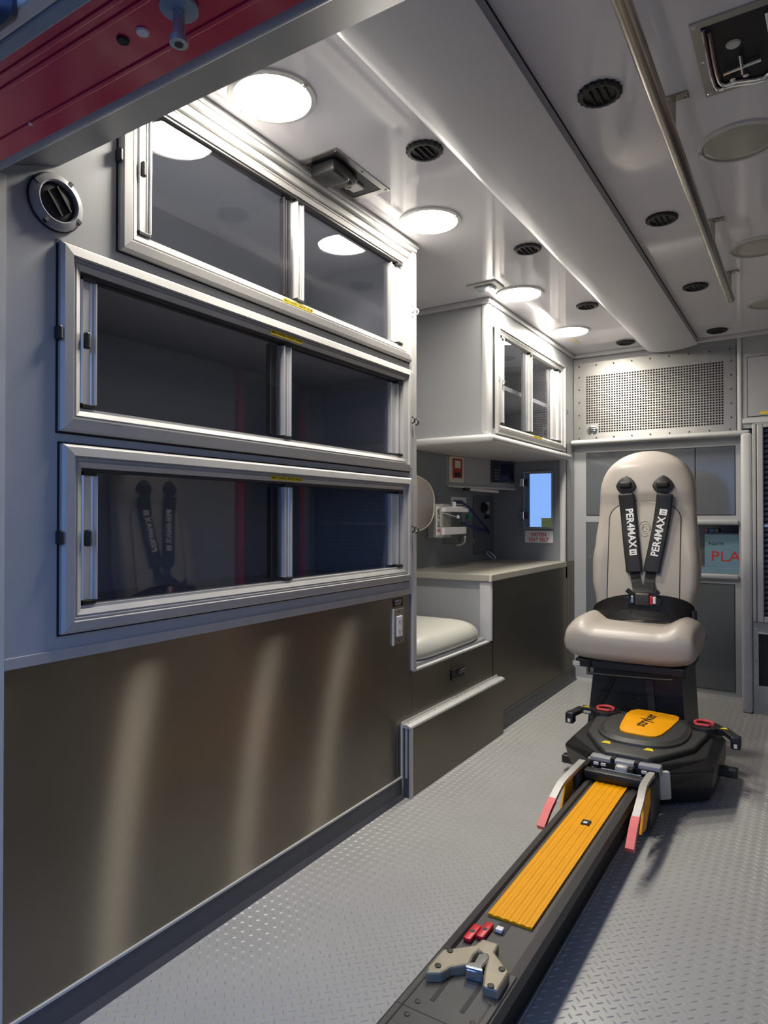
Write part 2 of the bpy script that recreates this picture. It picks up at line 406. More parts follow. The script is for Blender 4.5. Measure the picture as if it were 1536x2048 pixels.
# baseboards
def base(y0, y1):
    bm = nb(); prism(bm, [(0.0, y0, 0), (0.016, y0, 0), (0.006, y0, 0.014), (0.004, y0, 0.066), (0.0, y0, 0.066)], (0, y1-y0, 0)); return bm
BB = struct('baseboard_left', base(0.624, 1.948), 'cove_vinyl', 'dark cove base under the tall stainless panel')
obj('edge_strip', box(nb(), 0, 0.0055, 0.624, 1.948, 0.0655, 0.0705), 'pale_grey', BB)
BB = struct('baseboard_front_left', base(2.770, 3.925), 'cove_vinyl', 'dark cove base under worktop cabinet')
obj('edge_strip', box(nb(), 0, 0.0055, 2.770, 3.925, 0.0655, 0.0695), 'cove_vinyl', BB)
# ceiling edge strips round the overhead cabinet and front
struct('trim_8', box(nb(), -0.445, 0.012, 2.668, 2.690, 1.868, CEIL, 0.005), 'trim_white')
struct('trim_9', box(nb(), 0.0, 0.014, 2.690, 3.90, 1.868, CEIL, 0.005), 'trim_white')
struct('trim_10', box(nb(), 0.014, 1.70, 3.885, 3.905, 1.868, CEIL, 0.005), 'trim_white')

# ================================================================== STAINLESS PANELS
o = obj('stainless_panel', box(nb(), -0.012, 0.0, 0.624, 2.016, 0.0, 0.679), 'stainless')
tag(o, 'tall brushed stainless steel panel under the three glass cabinets', 'metal panel')
o = obj('seat_box', box(nb(), -0.44, 0.0, 2.017, 2.722, 0.0, 0.400), 'stainless'); sb = o
tag(o, 'dark stainless seat box below the pale jump seat cushion', 'seat box')
# flush black pull latch of the seat box
c = at(915, 1345, 'x', 0.0)
bm = nb(); box(bm, 0.0, 0.006, c.y-0.055, c.y+0.055, c.z-0.022, c.z+0.022, 0.004)
lt = obj('latch', bm, 'black_plastic', sb)
obj('pull', obox(nb(), (0.010, c.y+0.02, c.z+0.004), (0, 1, 0), (0.3, 0, 1), (1, 0, 0), 0.024, 0.010, 0.003, 0.002), 'charcoal', lt)
# fold-down stainless compartment standing proud of the seat box
D = thing('tip_out_bin', 'low stainless tip-out bin with bright aluminium angle edges on the floor', 'bin', (0.017, 2.34, 0))
obj('front_panel', box(nb(), 0.026, 0.034, 1.968, 2.758, 0.001, 0.236), 'stainless', D)
obj('body', box(nb(), 0.001, 0.026, 1.962, 2.756, 0.002, 0.236), 'dark_cavity', D)
def angle_profile(o0, along, up):
    return None
obj('top_rail', prism(nb(), [(0.0005, 1.948, 0.252), (0.0035, 1.948, 0.252), (0.0045, 1.948, 0.243), (0.022, 1.948, 0.246), (0.036, 1.948, 0.240), (0.038, 1.948, 0.234), (0.0005, 1.948, 0.234)], (0, 0.820, 0)), 'aluminium', D)
obj('side_rail', prism(nb(), [(0.0005, 1.945, 0.001), (0.0005, 1.945, 0.25), (0.006, 1.948, 0.25), (0.006, 1.948, 0.001)], (0, 0.014, 0)), 'aluminium', D)
obj('side_rail', prism(nb(), [(0.014, 1.952, 0.066), (0.014, 1.952, 0.243), (0.022, 1.952, 0.243), (0.022, 1.952, 0.066)], (0, 0.010, 0)), 'aluminium', D)
obj('side_rail', box(nb(), 0.028, 0.038, 1.951, 1.966, 0.001, 0.238, 0.002), 'aluminium', D)
obj('cove_end', box(nb(), 0.003, 0.030, 1.9535, 1.962, 0.001, 0.066), 'cove_vinyl', D)
for k in range(5):
    y = 1.975+k*0.19
    obj('screw', lathe(nb(), [(0.0028, 0), (0.002, 0.0012)], (0.0135, y, 0.2445), (0, 0, 1), 8), 'charcoal', D)

# ================================================================== TALL GLASS CABINETS
PROF = [(0.0, -0.030), (0.0, 0.004), (0.010, 0.009), (0.0115, 0.006), (0.0135, 0.006), (0.0145, 0.010), (0.0165, 0.010), (0.0175, 0.007), (0.0195, 0.007), (0.021, 0.017), (0.037, 0.015), (0.042, 0.009), (0.042, 0.001)]
def frame_bars(parent, y0, y1, z0, z1, material='aluminium'):
    i0, i1, j0, j1 = y0+FWID, y1-FWID, z0+FWID, z1-FWID
    cs = [((i0, j0), (-1, -1)), ((i1, j0), (1, -1)), ((i1, j1), (1, 1)), ((i0, j1), (-1, 1))]
    out = []
    for k in range(4):
        (ca, sa), (cb, sb_) = cs[k], cs[(k+1) % 4]
        g = 0.0003
        A = [(h, ca[0]+sa[0]*w_, ca[1]+sa[1]*w_) for w_, h in PROF]; B = [(h, cb[0]+sb_[0]*w_, cb[1]+sb_[1]*w_) for w_, h in PROF]
        d = (Vector(B[0])-Vector(A[0])).normalized()*g
        bm = nb(); loft(bm, [[Vector(p)+d for p in A], [Vector(p)-d for p in B]])
        out.append(obj('frame_bar', bm, material, parent))
    return out
def handle_strip(yc, z0, z1, x, w_=0.030):
    """grooved aluminium edge extrusion of a sliding pane"""
    h = w_/2
    pr = [(x-0.004, yc-h), (x+0.010, yc-h), (x+0.012, yc-h+0.003), (x+0.006, yc-h+0.007), (x+0.005, yc+h-0.011), (x+0.007, yc+h-0.009), (x+0.007, yc+h-0.004), (x+0.011, yc+h-0.003), (x+0.011, yc+h), (x-0.004, yc+h)]
    return prism(nb(), [(a, b, z0) for a, b in pr], (0, 0, z1-z0))
def dtab(bm, x, y, z, s=1.0):
    """small D shaped latch loop standing off a frame"""
    pts = []
    for k in range(9):
        a = -math.pi/2+math.pi*k/8; pts.append((x+0.008*s*math.cos(a), y, z+0.010*s*math.sin(a)))
    pts.append((x, y, z+0.010*s)); tube(bm, [(x-0.004, y, z-0.010*s)]+pts+[(x-0.004, y, z+0.010*s)], 0.0025, 6)
    return bm
def body_shell(x0, x1, y0, y1, z0, z1, t=0.008):
    bm = nb()
    box(bm, x0-t, x0, y0-t, y1+t, z0-t, z1+t)
    box(bm, x0, x1, y0-t, y0, z0-t, z1+t); box(bm, x0, x1, y1, y1+t, z0-t, z1+t)
    box(bm, x0, x1, y0, y1, z0-t, z0); box(bm, x0, x1, y0, y1, z1, z1+t)
    return bm
LAB = {'upper': 'topmost long glass-fronted cabinet, reaching up to ceiling, lamp reflected in its panes',
       'middle': 'middle long glass-fronted cabinet, dark panes, between the other two',
       'lower': 'lowest long glass-fronted cabinet, just above the stainless panel'}
for c in CABS:
    y0, y1, z0, z1 = c['y0'], c['y1'], c['z0'], c['z1']
    C = thing('wall_cabinet', LAB[c['k']], 'cabinet', (-0.2, (y0+y1)/2, z0), 'long glass cabinets on the left wall')
    obj('body', body_shell(-0.41, -0.03, y0+0.03, y1-0.03, z0+0.02, z1-0.02, 0.006), 'interior_grey', C)
    g = nb(); e = 0.004
    box(g, 0.0, 0.0015, y0-e, y1+e, z0-e, z0+0.01); box(g, 0.0, 0.0015, y0-e, y1+e, z1-0.01, z1+e)
    box(g, 0.0, 0.0015, y0-e, y0+0.01, z0+0.01, z1-0.01); box(g, 0.0, 0.0015, y1-0.01, y1+e, z0+0.01, z1-0.01)
    obj('gasket', g, 'black_rubber', C)
    bars = frame_bars(C, y0, y1, z0, z1)
    i0, i1, j0, j1 = y0+FWID, y1-FWID, z0+FWID, z1-FWID
    # tracks
    obj('track', box(nb(), -0.030, 0.0, i0, i1, j0, j0+0.006), 'aluminium', C)
    obj('track', box(nb(), -0.030, 0.0, i0, i1, j1-0.006, j1), 'charcoal', C)
    lm = {'upper': (0.909, 1.414), 'middle': (0.782, 1.362), 'lower': (0.785, 1.366)}[c['k']]
    zl, zh = j0+0.016, j1-0.014
    d1 = obj('sliding_door', box(nb(), -0.012, -0.008, lm[0]-0.01, lm[1]+0.01, j0+0.006, j1-0.006), 'tinted_glass', C)
    d2 = obj('sliding_door', box(nb(), -0.024, -0.020, lm[1]-0.05, i1-0.002, j0+0.006, j1-0.006), 'tinted_glass', C)
    obj('handle', handle_strip(lm[0], zl, zh, -0.008, 0.034), 'handle_metal', d1)
    obj('handle', handle_strip(lm[1], zl, zh, -0.008, 0.030), 'handle_metal', d1)
    obj('handle', handle_strip(1.922, zl, zh, -0.020, 0.044), 'handle_metal', d2)
    obj('handle', handle_strip(1.960, zl, zh, -0.020, 0.030), 'handle_metal', d2)
    obj('handle', handle_strip(lm[1]-0.040, zl, zh, -0.022, 0.026), 'charcoal', d2)
    for yy, d in ((lm[0], d1), (lm[1], d1), (1.940, d2)):
        for za in (j0+0.007, zh):
            obj('end_cap', box(nb(), -0.012, 0.004, yy-0.014, yy+0.014, za, za+0.008, 0.001), 'black_plastic', d)
    zt = {'upper': 1.660, 'middle': 1.277, 'lower': 0.902}[c['k']]
    # catch on the pane handle
    obj('catch', obox(nb(), (0.008, lm[0]-0.008, zt), (0, 1, 0), (0, 0, 1), (1, 0, 0), 0.005, 0.016, 0.006, 0.003), 'black_plastic', d1)
    obj('latch_tab', obox(nb(), (0.009, y0-0.004, zt+0.002), (0, 1, 0), (0, 0, 1), (1, 0, 0), 0.004, 0.013, 0.009, 0.003), 'black_plastic', C)
    lm2 = 'aluminium' if c['k'] == 'upper' else 'black_plastic'
    obj('latch_loop', dtab(nb(), 0.013, 2.005, zt), lm2, C)
    obj('latch_loop', dtab(nb(), 0.016, 2.026, zt-0.004), lm2, C)
    # yellow capacity label
    yl = {'upper': 1.397, 'middle': 1.350, 'lower': 1.351}[c['k']]
    zb = z0+0.0265 if c['k'] == 'upper' else z1-0.034
    if c['k'] == 'upper': zb = z0+0.034
    lb = obj('capacity_label', obox(nb(), (0.0085, yl, zb), (0, 1, 0), (0, 0, 1), (1, 0, 0), 0.061, 0.0050, 0.0022), 'yellow_label', C)
    text('label_print', 'MAX LOADED CAPACITY 40 LBS', 0.0088, (0.0109, yl, zb), (0, 1, 0), (0, 0, 1), 'print_black', lb, 0.0001, 0.92, 0.0001)

# round blue-black vent dial on the left wall
c = at(118, 403, 'x', 0.015)
V = thing('wall_vent', 'round grey wall air vent with dark swivel louvre under the door header', 'vent', (0, c.y, c.z-0.055))
obj('base_ring', lathe(nb(), [(0.052, 0), (0.053, 0.004), (0.050, 0.006)], (0, c.y, c.z), (1, 0, 0), 40), 'black_plastic', V, True)
obj('bezel', lathe(nb(), [(0.0505, 0.006), (0.049, 0.013), (0.043, 0.0155), (0.038, 0.017), (0.0355, 0.015), (0.0355, 0.006)], (0, c.y, c.z), (1, 0, 0), 40, False), 'header_grey', V, True)
for a in (60, 150, 240, 330):
    t = math.radians(a); d = Vector((0, math.cos(t), math.sin(t))); q = Vector((0, -math.sin(t), math.cos(t)))
    obj('slot', obox(nb(), Vector((0.0125, c.y, c.z))+d*0.044, d, q, (1, 0, 0), 0.0065, 0.0035, 0.0038), 'black_rubber', V)
obj('louvre_bowl', lathe(nb(), [(0.0352, 0.007), (0.030, 0.010), (0.020, 0.012), (0.0, 0.013)], (0, c.y, c.z), (1, 0, 0), 32), 'dark_cavity', V, True)
for k in (-0.5, 0.6):
    q = Vector((0, 0.6, -0.8)); d = Vector((0, 0.8, 0.6))
    obj('louvre', obox(nb(), Vector((0.014, c.y, c.z))+d*0.020*k, q, (1, 0.0, 0), d, 0.028 if k == 0 else 0.023, 0.003, 0.0014), 'black_rubber', V)

# power outlet on the stainless panel
c0 = at(786, 1217, 'x', 0.004); c1 = at(809, 1286, 'x', 0.004)
O = thing('power_outlet', 'white rocker power outlet in a steel plate on stainless panel', 'outlet', (0, (c0.y+c1.y)/2, c1.z))
yc, zc = (c0.y+c1.y)/2, (c0.z+c1.z)/2
obj('plate', box(nb(), 0.0, 0.005, yc-0.035, yc+0.035, zc-0.058, zc+0.058, 0.002), 'stainless_front', O)
obj('plate_edge', box(nb(), 0.0, 0.0065, yc-0.038, yc-0.033, zc-0.06, zc+0.06), 'trim_white', O)
s = obj('socket', box(nb(), 0.004, 0.009, yc-0.017, yc+0.017, zc-0.034, zc+0.034, 0.002), 'sign_white', O)
for dz in (-0.016, 0.016):
    for dy in (-0.006, 0.006): obj('slot', box(nb(), 0.0088, 0.0094, yc+dy-0.0011, yc+dy+0.0011, zc+dz-0.004, zc+dz+0.004), 'print_black', s)
    obj('ground_hole', lathe(nb(), [(0.0025, 0), (0.0025, 0.0005)], (0.0089, yc, zc+dz-0.008), (1, 0, 0), 10), 'print_black', s)
for dz in (-0.048, 0.048): obj('screw', lathe(nb(), [(0.003, 0), (0.002, 0.001)], (0.005, yc, zc+dz), (1, 0, 0), 10), 'charcoal', O)
lb = obj('outlet_label', box(nb(), 0.0, 0.0015, yc-0.030, yc+0.030, zc+0.066, zc+0.092), 'print_black')
tag(lb, 'small black label above the power outlet', 'label')
text('label_print', 'INVERTER', 0.010, (0.0017, yc, zc+0.0835), (0, 1, 0), (0, 0, 1), 'print_white', lb, 0.0001)
text('label_print', 'OUTLET', 0.010, (0.0017, yc, zc+0.0735), (0, 1, 0), (0, 0, 1), 'print_white', lb, 0.0001)

# ================================================================== JUMP SEAT
def rounded_pad(x0, x1, y0, y1, z0, z1, ex=5.0, crown=0.0, n=28, m=12):
    """cushion: rounded rectangle in plan (superellipse), soft top"""
    bm = nb(); cx, cy = (x0+x1)/2, (y0+y1)/2; hx, hy = (x1-x0)/2, (y1-y0)/2; secs = []
    h = z1-z0
    for j in range(m+1):
        t = j/m; a = t*math.pi/2
        if t < 0.0: pass
        k = math.cos(a)**0.55; z = z0+h*0.12+h*0.88*math.sin(a)**0.8
        secs.append((k, z))
    rows = [(0.965, z0)]+secs[:-1]
    rings = []
    for k, z in rows:
        r = []
        for i in range(n):
            t = 2*math.pi*i/n; c, s = math.cos(t), math.sin(t)
            ux = math.copysign(abs(c)**(2/ex), c); uy = math.copysign(abs(s)**(2/ex), s)
            r.append(bm.verts.new((cx+hx*ux*k, cy+hy*uy*k, z)))
        rings.append(r)
    for a, b in zip(rings, rings[1:]):
        for i in range(n): bm.faces.new((a[i], a[(i+1) % n], b[(i+1) % n], b[i]))
    bm.faces.new(rings[0][::-1]); top = bm.verts.new((cx, cy, z1+crown))
    for i in range(n): bm.faces.new((rings[-1][i], rings[-1][(i+1) % n], top))
    return bm
J = thing('jump_seat', 'pale grey vinyl jump seat cushion on a ledge beside worktop cabinet', 'seat', (-0.22, 2.37, 0.401))
obj('ledge', box(nb(), -0.44, -0.004, 2.036, 2.700, 0.401, 0.410, 0.002), 'trim_white', J)
obj('seat_board', box(nb(), -0.435, -0.018, 2.050, 2.685, 0.410, 0.424, 0.004), 'header_grey', J)
obj('seat', rounded_pad(-0.432, -0.014, 2.052, 2.676, 0.424, 0.520, 7.0), 'seat_white', J, True, ang=60)
# backrest pad hung on the recess wall
bm = nb(); secs = []
for xx, k in ((-0.445, 0.97), (-0.42, 1.0), (-0.375, 1.0), (-0.352, 0.96), (-0.345, 0.90)):
    r = []
    for i in range(40):
        t = 2*math.pi*i/40; c, s = math.cos(t), math.sin(t)
        r.append((xx, 2.545+0.31*k*math.copysign(abs(c)**(2/3.2), c), 1.005+0.135*k*math.copysign(abs(s)**(2/2.4), s)))
    secs.append(r)
loft(bm, secs)
bk = obj('seat_back_pad', bm, 'vinyl_grey', None, True, ang=60)
tag(bk, 'rounded beige back pad on the recess wall above jump seat', 'backrest')
bm = nb(); tube(bm, [(-0.350, 2.545+0.297*math.copysign(abs(math.cos(t))**(2/3.2), math.cos(t)), 1.005+0.129*math.copysign(abs(math.sin(t))**(2/2.4), math.sin(t))) for t in [2*math.pi*i/40 for i in range(41)]], 0.004, 6)
obj('piping', bm, 'cream', bk, True)

# ================================================================== WORKTOP AND CABINETS OF THE NOOK
B = thing('base_cabinet', 'base cabinet with dark stainless front and grey end panel under the worktop', 'cabinet', (-0.22, 3.3, 0))
obj('front_panel', box(nb(), -0.010, 0.0, 2.728, 3.785, 0.0, 0.664), 'stainless', B)
obj('front_panel', box(nb(), -0.010, 0.0, 3.788, 3.918, 0.0, 0.690), 'stainless', B)
obj('end_panel', box(nb(), -0.444, -0.056, 2.722, 2.732, 0.402, 0.664), 'panel_grey', B)
obj('end_panel', box(nb(), -0.444, -0.011, 2.724, 2.734, 0.0, 0.400), 'panel_grey', B)
obj('corner_post', box(nb(), -0.058, 0.001, 2.708, 2.7275, 0.403, 0.664, 0.008, 3), 'trim_white', B, True)
wt = obj('worktop', box(nb(), -0.444, 0.006, 2.694, 3.758, 0.665, 0.695, 0.003), 'counter_top')
tag(wt, 'speckled beige worktop below the small blue window', 'worktop')
obj('edge_band', box(nb(), -0.004, 0.0075, 2.693, 2.704, 0.664, 0.6955, 0.002), 'cream', wt)

OC = thing('overhead_cabinet', 'overhead cabinet with two glass sliding panes hung above the worktop', 'cabinet', (-0.22, 3.2, 1.27))
bm = nb(); box(bm, -0.444, -0.03, 2.690, 2.700, 1.302, CEIL-0.001); obj('end_panel', bm, 'panel_grey', OC)
obj('corner_post', box(nb(), -0.046, 0.0, 2.688, 2.738, 1.300, CEIL-0.001, 0.016, 4), 'trim_white', OC, True)
bm = nb(); box(bm, -0.443, 0.026, 2.664, 3.800, 1.268, 1.301, 0.014, 4); obj('bottom_shelf', bm, 'trim_white', OC, True)
yf0, yf1, zf0, zf1 = 2.750, 3.730, 1.312, 1.800
bm = nb(); box(bm, -0.010, 0.0, 2.738, 3.775, zf1-0.02, CEIL-0.001); box(bm, -0.010, 0.0, 2.738, 3.775, 1.302, zf0+0.02); box(bm, -0.010, 0.0, yf1-0.02, 3.775, zf0+0.02, zf1-0.02)
obj('face_panel', bm, 'panel_grey', OC)
obj('body', body_shell(-0.40, -0.012, yf0+0.03, yf1-0.03, zf0+0.01, zf1-0.02, 0.006), 'interior_grey', OC)
obj('shelf', box(nb(), -0.39, -0.05, yf0+0.04, yf1-0.04, 1.545, 1.565), 'trim_white', OC)
frame_bars(OC, yf0, yf1, zf0, zf1)
i0, i1, j0, j1 = yf0+FWID, yf1-FWID, zf0+FWID, zf1-FWID
d1 = obj('sliding_door', box(nb(), -0.012, -0.008, i0+0.005, 3.215, j0, j1), 'tinted_glass', OC)
d2 = obj('sliding_door', box(nb(), -0.024, -0.020, 3.15, i1, j0, j1), 'tinted_glass', OC)
obj('handle', handle_strip(2.835, j0+0.014, j1-0.012, -0.008, 0.034), 'handle_metal', d1)
obj('handle', handle_strip(3.200, j0+0.014, j1-0.012, -0.008, 0.040), 'handle_metal', d1)
obj('handle', handle_strip(3.150, j0+0.014, j1-0.012, -0.020, 0.034), 'handle_metal', d2)
obj('handle', handle_strip(3.590, j0+0.014, j1-0.012, -0.016, 0.070), 'handle_metal', d2)
obj('handle', handle_strip(3.660, j0+0.014, j1-0.012, -0.008, 0.060), 'handle_metal', d2)
for yy, d in ((2.835, d1), (3.200, d1), (3.645, d2)):
    for za in (j0+0.004, j1-0.012): obj('end_cap', box(nb(), -0.014, 0.006, yy-0.016, yy+0.016, za, za+0.009), 'black_plastic', d)
obj('latch_loop', dtab(nb(), 0.014, 2.760, 1.555), 'aluminium', OC); obj('latch_loop', dtab(nb(), 0.004, 2.838, 1.548), 'charcoal', OC)
obj('latch_loop', dtab(nb(), 0.014, 3.735, 1.535), 'charcoal', OC)
lb = obj('capacity_label', obox(nb(), (0.009, 3.27, zf0+0.034), (0, 1, 0), (0, 0, 1), (1, 0, 0), 0.061, 0.005, 0.002), 'yellow_label', OC)
text('label_print', 'MAX LOADED CAPACITY 40 LBS', 0.0088, (0.0112, 3.27, zf0+0.034), (0, 1, 0), (0, 0, 1), 'print_black', lb, 0.0001, 0.92)

# window of the nook
Wn = struct('window_1', box(nb(), WX0-0.014, WX0, 3.742, 3.775, WZ0-0.012, WZ1+0.012, 0.002), 'header_grey', 'small window with blue sky above the seat belt sign')
obj('window_frame', box(nb(), WX1, WX1+0.012, 3.742, 3.775, WZ0-0.012, WZ1+0.012, 0.002), 'header_grey', Wn)
obj('window_frame', box(nb(), WX0, WX1, 3.742, 3.775, WZ1, WZ1+0.012, 0.002), 'header_grey', Wn)
obj('window_sill', box(nb(), WX0, WX1, 3.742, 3.775, WZ0-0.012, WZ0, 0.002), 'header_grey', Wn)
obj('pane', box(nb(), WX0, WX1, 3.766, 3.770, WZ0, WZ1), 'clear_glass', Wn)
obj('bezel', box(nb(), WX0, WX0+0.020, 3.755, 3.765, WZ0, WZ1, 0.002), 'box_blue', Wn)
for zc in (0.955, 1.145):
    h = obj('hinge', box(nb(), WX0-0.032, WX0-0.004, 3.728, 3.742, zc-0.025, zc+0.025, 0.004), 'chrome', Wn)
    obj('hinge_plate', box(nb(), WX0-0.004, WX0+0.016, 3.735, 3.744, zc-0.020, zc+0.020, 0.002), 'charcoal', Wn)
a, b = at(1050, 1061, 'y', 3.757), at(1106, 1086, 'y', 3.757)
sg = obj('warning_sign', box(nb(), a.x, b.x, 3.755, 3.7598, b.z, a.z, 0.0008), 'sign_white')
tag(sg, 'white FASTEN SEAT BELT sign with red letters under the small window', 'sign')
for tx, zc in (('FASTEN', a.z-0.024), ('SEAT BELT', a.z-0.053)):
    text('lettering', tx, 0.030, ((a.x+b.x)/2, 3.7547, zc), (1, 0, 0), (0, 0, 1), 'print_red', sg, 0.0001, 0.86, 0.0006)
# what shows outside that window
o = obj('far_wall', box(nb(), at(1083, 1045, 'y', 14).x, at(1140, 1045, 'y', 14).x, 14, 15, -0.8, at(1090, 1036, 'y', 14).z), 'olive_wall'); tag(o, 'olive yellow wall seen low through the small window', 'wall')

# diagonal control console below the overhead cabinet
PA, PB = Vector((-0.444, 3.150, 0)), Vector((-0.300, 3.757, 0))
fd = (PB-PA).normalized(); fn = Vector((fd.y, -fd.x, 0)).normalized()
K = thing('control_console', 'grey control console across the corner under the overhead cabinet', 'console', (-0.4, 3.5, 1.108))
bm = prism(nb(), [(PA.x, PA.y, 1.108), (PB.x, PB.y, 1.108), (-0.444, 3.757, 1.108)], (0, 0, 0.159))
obj('housing', bm, 'panel_grey', K)
obj('bottom_lip', obox(nb(), (PA+PB)/2+Vector((0, 0, 1.108))+fn*0.004, fd, (0, 0, 1), fn, (PB-PA).length/2-0.01, 0.006, 0.005, 0.002), 'trim_white', K)
def face(px, py): return on(px, py, PA, fn)
def panel_on_face(x0, y0, x1, y1, d0, d1, bev=0.001):
    p, q = face(x0, y0), face(x1, y1); c = (p+q)/2
    return obox(nb(), c+fn*(d0+d1)/2, fd, (0, 0, 1), fn, abs((q-p).dot(fd))/2, abs(q.z-p.z)/2, (d1-d0)/2, bev)
A = obj('alarm_panel', panel_on_face(896, 912, 925, 966, 0.0005, 0.010, 0.003), 'cream')
tag(A, 'red switch panel in a cream surround on the console', 'switch panel')
obj('red_face', panel_on_face(902, 917, 921, 957, 0.010, 0.013), 'alarm_red', A)
obj('pale_emblem', panel_on_face(906, 921, 917, 937, 0.013, 0.014), 'cream', A)
obj('black_knob', panel_on_face(907, 945, 917, 954, 0.013, 0.018), 'black_plastic', A)
S = obj('touch_screen', panel_on_face(981, 921, 1026, 967, 0.0005, 0.012, 0.002), 'shutter_blue')
tag(S, 'dark navy touch screen with keypad on the console', 'screen')
obj('display', panel_on_face(998, 927, 1023, 962, 0.012, 0.0135), 'screen_navy', S)
obj('keypad', panel_on_face(983, 923, 994, 965, 0.012, 0.0145), 'black_plastic', S)
for r in range(4):
    for cc in range(2): obj('key', panel_on_face(985+cc*4.5, 939+r*6.0, 988+cc*4.5, 942+r*6.0, 0.0145, 0.016, 0), 'button_grey', S)
p, q = face(937, 977), face(994, 982)
T = obj('strip_lamp', tube(nb(), [p+fn*0.004-Vector((0, 0, 0.004)), q+fn*0.004-Vector((0, 0, 0.004))], 0.0085, 12), 'sign_white', None, True)
tag(T, 'short white strip lamp tube under the console edge', 'lamp')
obj('end_cap', tube(nb(), [p+fn*0.004-Vector((0, 0, 0.004))-fd*0.045, p+fn*0.004-Vector((0, 0, 0.004))-fd*0.001], 0.009, 12), 'black_plastic', T, True)

# oxygen outlet plate on the recess wall
OP = thing('outlet_plate', 'dark gas outlet plate on the recess wall behind blue hoses', 'gas outlet', (-0.44, 3.62, 0.735))
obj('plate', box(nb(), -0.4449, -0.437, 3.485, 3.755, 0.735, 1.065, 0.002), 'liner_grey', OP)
vv = obj('outlet_valve', lathe(nb(), [(0.03, 0), (0.03, 0.01), (0.02, 0.014), (0.02, 0.03), (0.012, 0.032)], (-0.437, 3.60, 1.00), (1, 0, 0), 20), 'black_plastic', OP, True)
obj('outlet_key', box(nb(), -0.437, -0.425, 3.645, 3.672, 0.965, 1.035, 0.003), 'pale_grey', OP)
obj('outlet_valve', box(nb(), -0.437, -0.415, 3.625, 3.665, 0.935, 0.955, 0.003), 'black_plastic', OP)
obj('screw', lathe(nb(), [(0.005, 0), (0.003, 0.002)], (-0.437, 3.51, 1.05), (1, 0, 0), 10), 'charcoal', OP)

# suction unit
XS = -0.33
def sp(px, py, dx=0.0): return at(px, py, 'x', XS+dx)
ca = sp(905, 1050); R_ = 0.055
SU = thing('suction_unit', 'clear suction jar in white bracket with blue hoses beside back pad', 'suction unit', (XS, ca.y, 0.80))
ztop, zbot = sp(905, 1020).z, sp(905, 1088).z
obj('wall_mount', box(nb(), -0.444, XS-0.03, ca.y-0.05, ca.y+0.05, zbot+0.03, ztop+0.03, 0.004), 'pale_grey', SU)
obj('jar', lathe(nb(), [(R_*0.86, 0.0), (R_*0.95, 0.01), (R_, ztop-zbot-0.01), (R_, ztop-zbot)], (XS, ca.y, zbot), (0, 0, 1), 28), 'jar_plastic', SU, True)
ld = obj('lid', lathe(nb(), [(R_*1.06, 0), (R_*1.08, 0.010), (R_*0.9, 0.016), (0.02, 0.018)], (XS, ca.y, ztop), (0, 0, 1), 28), 'sign_white', SU, True)
obj('spout', tube(nb(), [(XS+0.02, ca.y-0.02, ztop+0.015), (XS+0.02, ca.y-0.02, ztop+0.04)], 0.009, 10), 'sign_white', ld, True)
p, q = sp(889, 1055, 0.062), sp(933, 1068, 0.062)
obj('bracket', box(nb(), XS+0.045, XS+0.062, p.y, q.y, sp(889, 1070, 0.062).z, sp(889, 1055, 0.062).z, 0.003), 'sign_white', SU)
obj('bracket_arm', box(nb(), XS-0.03, XS+0.045, q.y-0.012, q.y, sp(889, 1070, 0.062).z, sp(889, 1055, 0.062).z, 0.002), 'cream', SU)
obj('top_bar', box(nb(), XS+0.04, XS+0.064, sp(890, 1018, 0.06).y, sp(936, 1018, 0.06).y, sp(910, 1024, 0.06).z, sp(910, 1016, 0.06).z, 0.002), 'sign_white', SU)
p = sp(884, 1035, 0.05)
lbl = obj('brand_label', box(nb(), XS+0.030, XS+0.034, p.y-0.020, p.y+0.016, sp(884, 1070, 0.03).z, sp(884, 1012, 0.03).z), 'sign_white', SU)
text('lettering', 'SCOR', 0.034, (XS+0.0343, p.y-0.002, sp(884, 1036, 0.03).z), (0, 0, 1), (0, -1, 0), 'print_black', lbl, 0.0001, 1.0, 0.0010)
text('lettering', 'S', 0.034, (XS+0.0343, p.y-0.002, sp(884, 1061, 0.03).z), (0, 0, 1), (0, -1, 0), 'print_red', lbl, 0.0001, 1.0, 0.0010)
obj('gauge_tag', box(nb(), XS+0.02, XS+0.04, sp(926, 1040).y-0.01, sp(926, 1040).y+0.02, sp(926, 1039).z, sp(926, 1029).z, 0.003), 'green_tag', SU)
obj('wire_clip', tube(nb(), [sp(880, 1024, 0.066), sp(895, 1028, 0.066), sp(912, 1034, 0.066)], 0.002, 6), 'sign_white', SU)
obj('clip_knob', lathe(nb(), [(0.008, 0), (0.008, 0.008), (0.004, 0.010)], sp(915, 1034, 0.062), (1, 0, 0), 12), 'sign_white', SU, True)
hz = [sp(908, 1005, 0.0), sp(925, 1006, 0.01), sp(940, 1017, 0.0), at(958, 1038, 'x', -0.36), at(974, 1056, 'x', -0.40), at(978, 1066, 'x', -0.42)]
obj('hose', tube(nb(), smooth_path(hz), 0.0065, 10), 'blue_hose', SU, True)
hz = [sp(924, 1047, 0.0), sp(936, 1050, 0.0), at(955, 1057, 'x', -0.37), at(974, 1060, 'x', -0.42)]
obj('hose', tube(nb(), smooth_path(hz), 0.0075, 10), 'blue_hose', SU, True)
obj('drain_hook', tube(nb(), smooth_path([sp(930, 1072, 0.02), sp(929, 1082, 0.02), sp(924, 1088, 0.02), sp(914, 1090, 0.02)]), 0.005, 8), 'cream', SU, True)
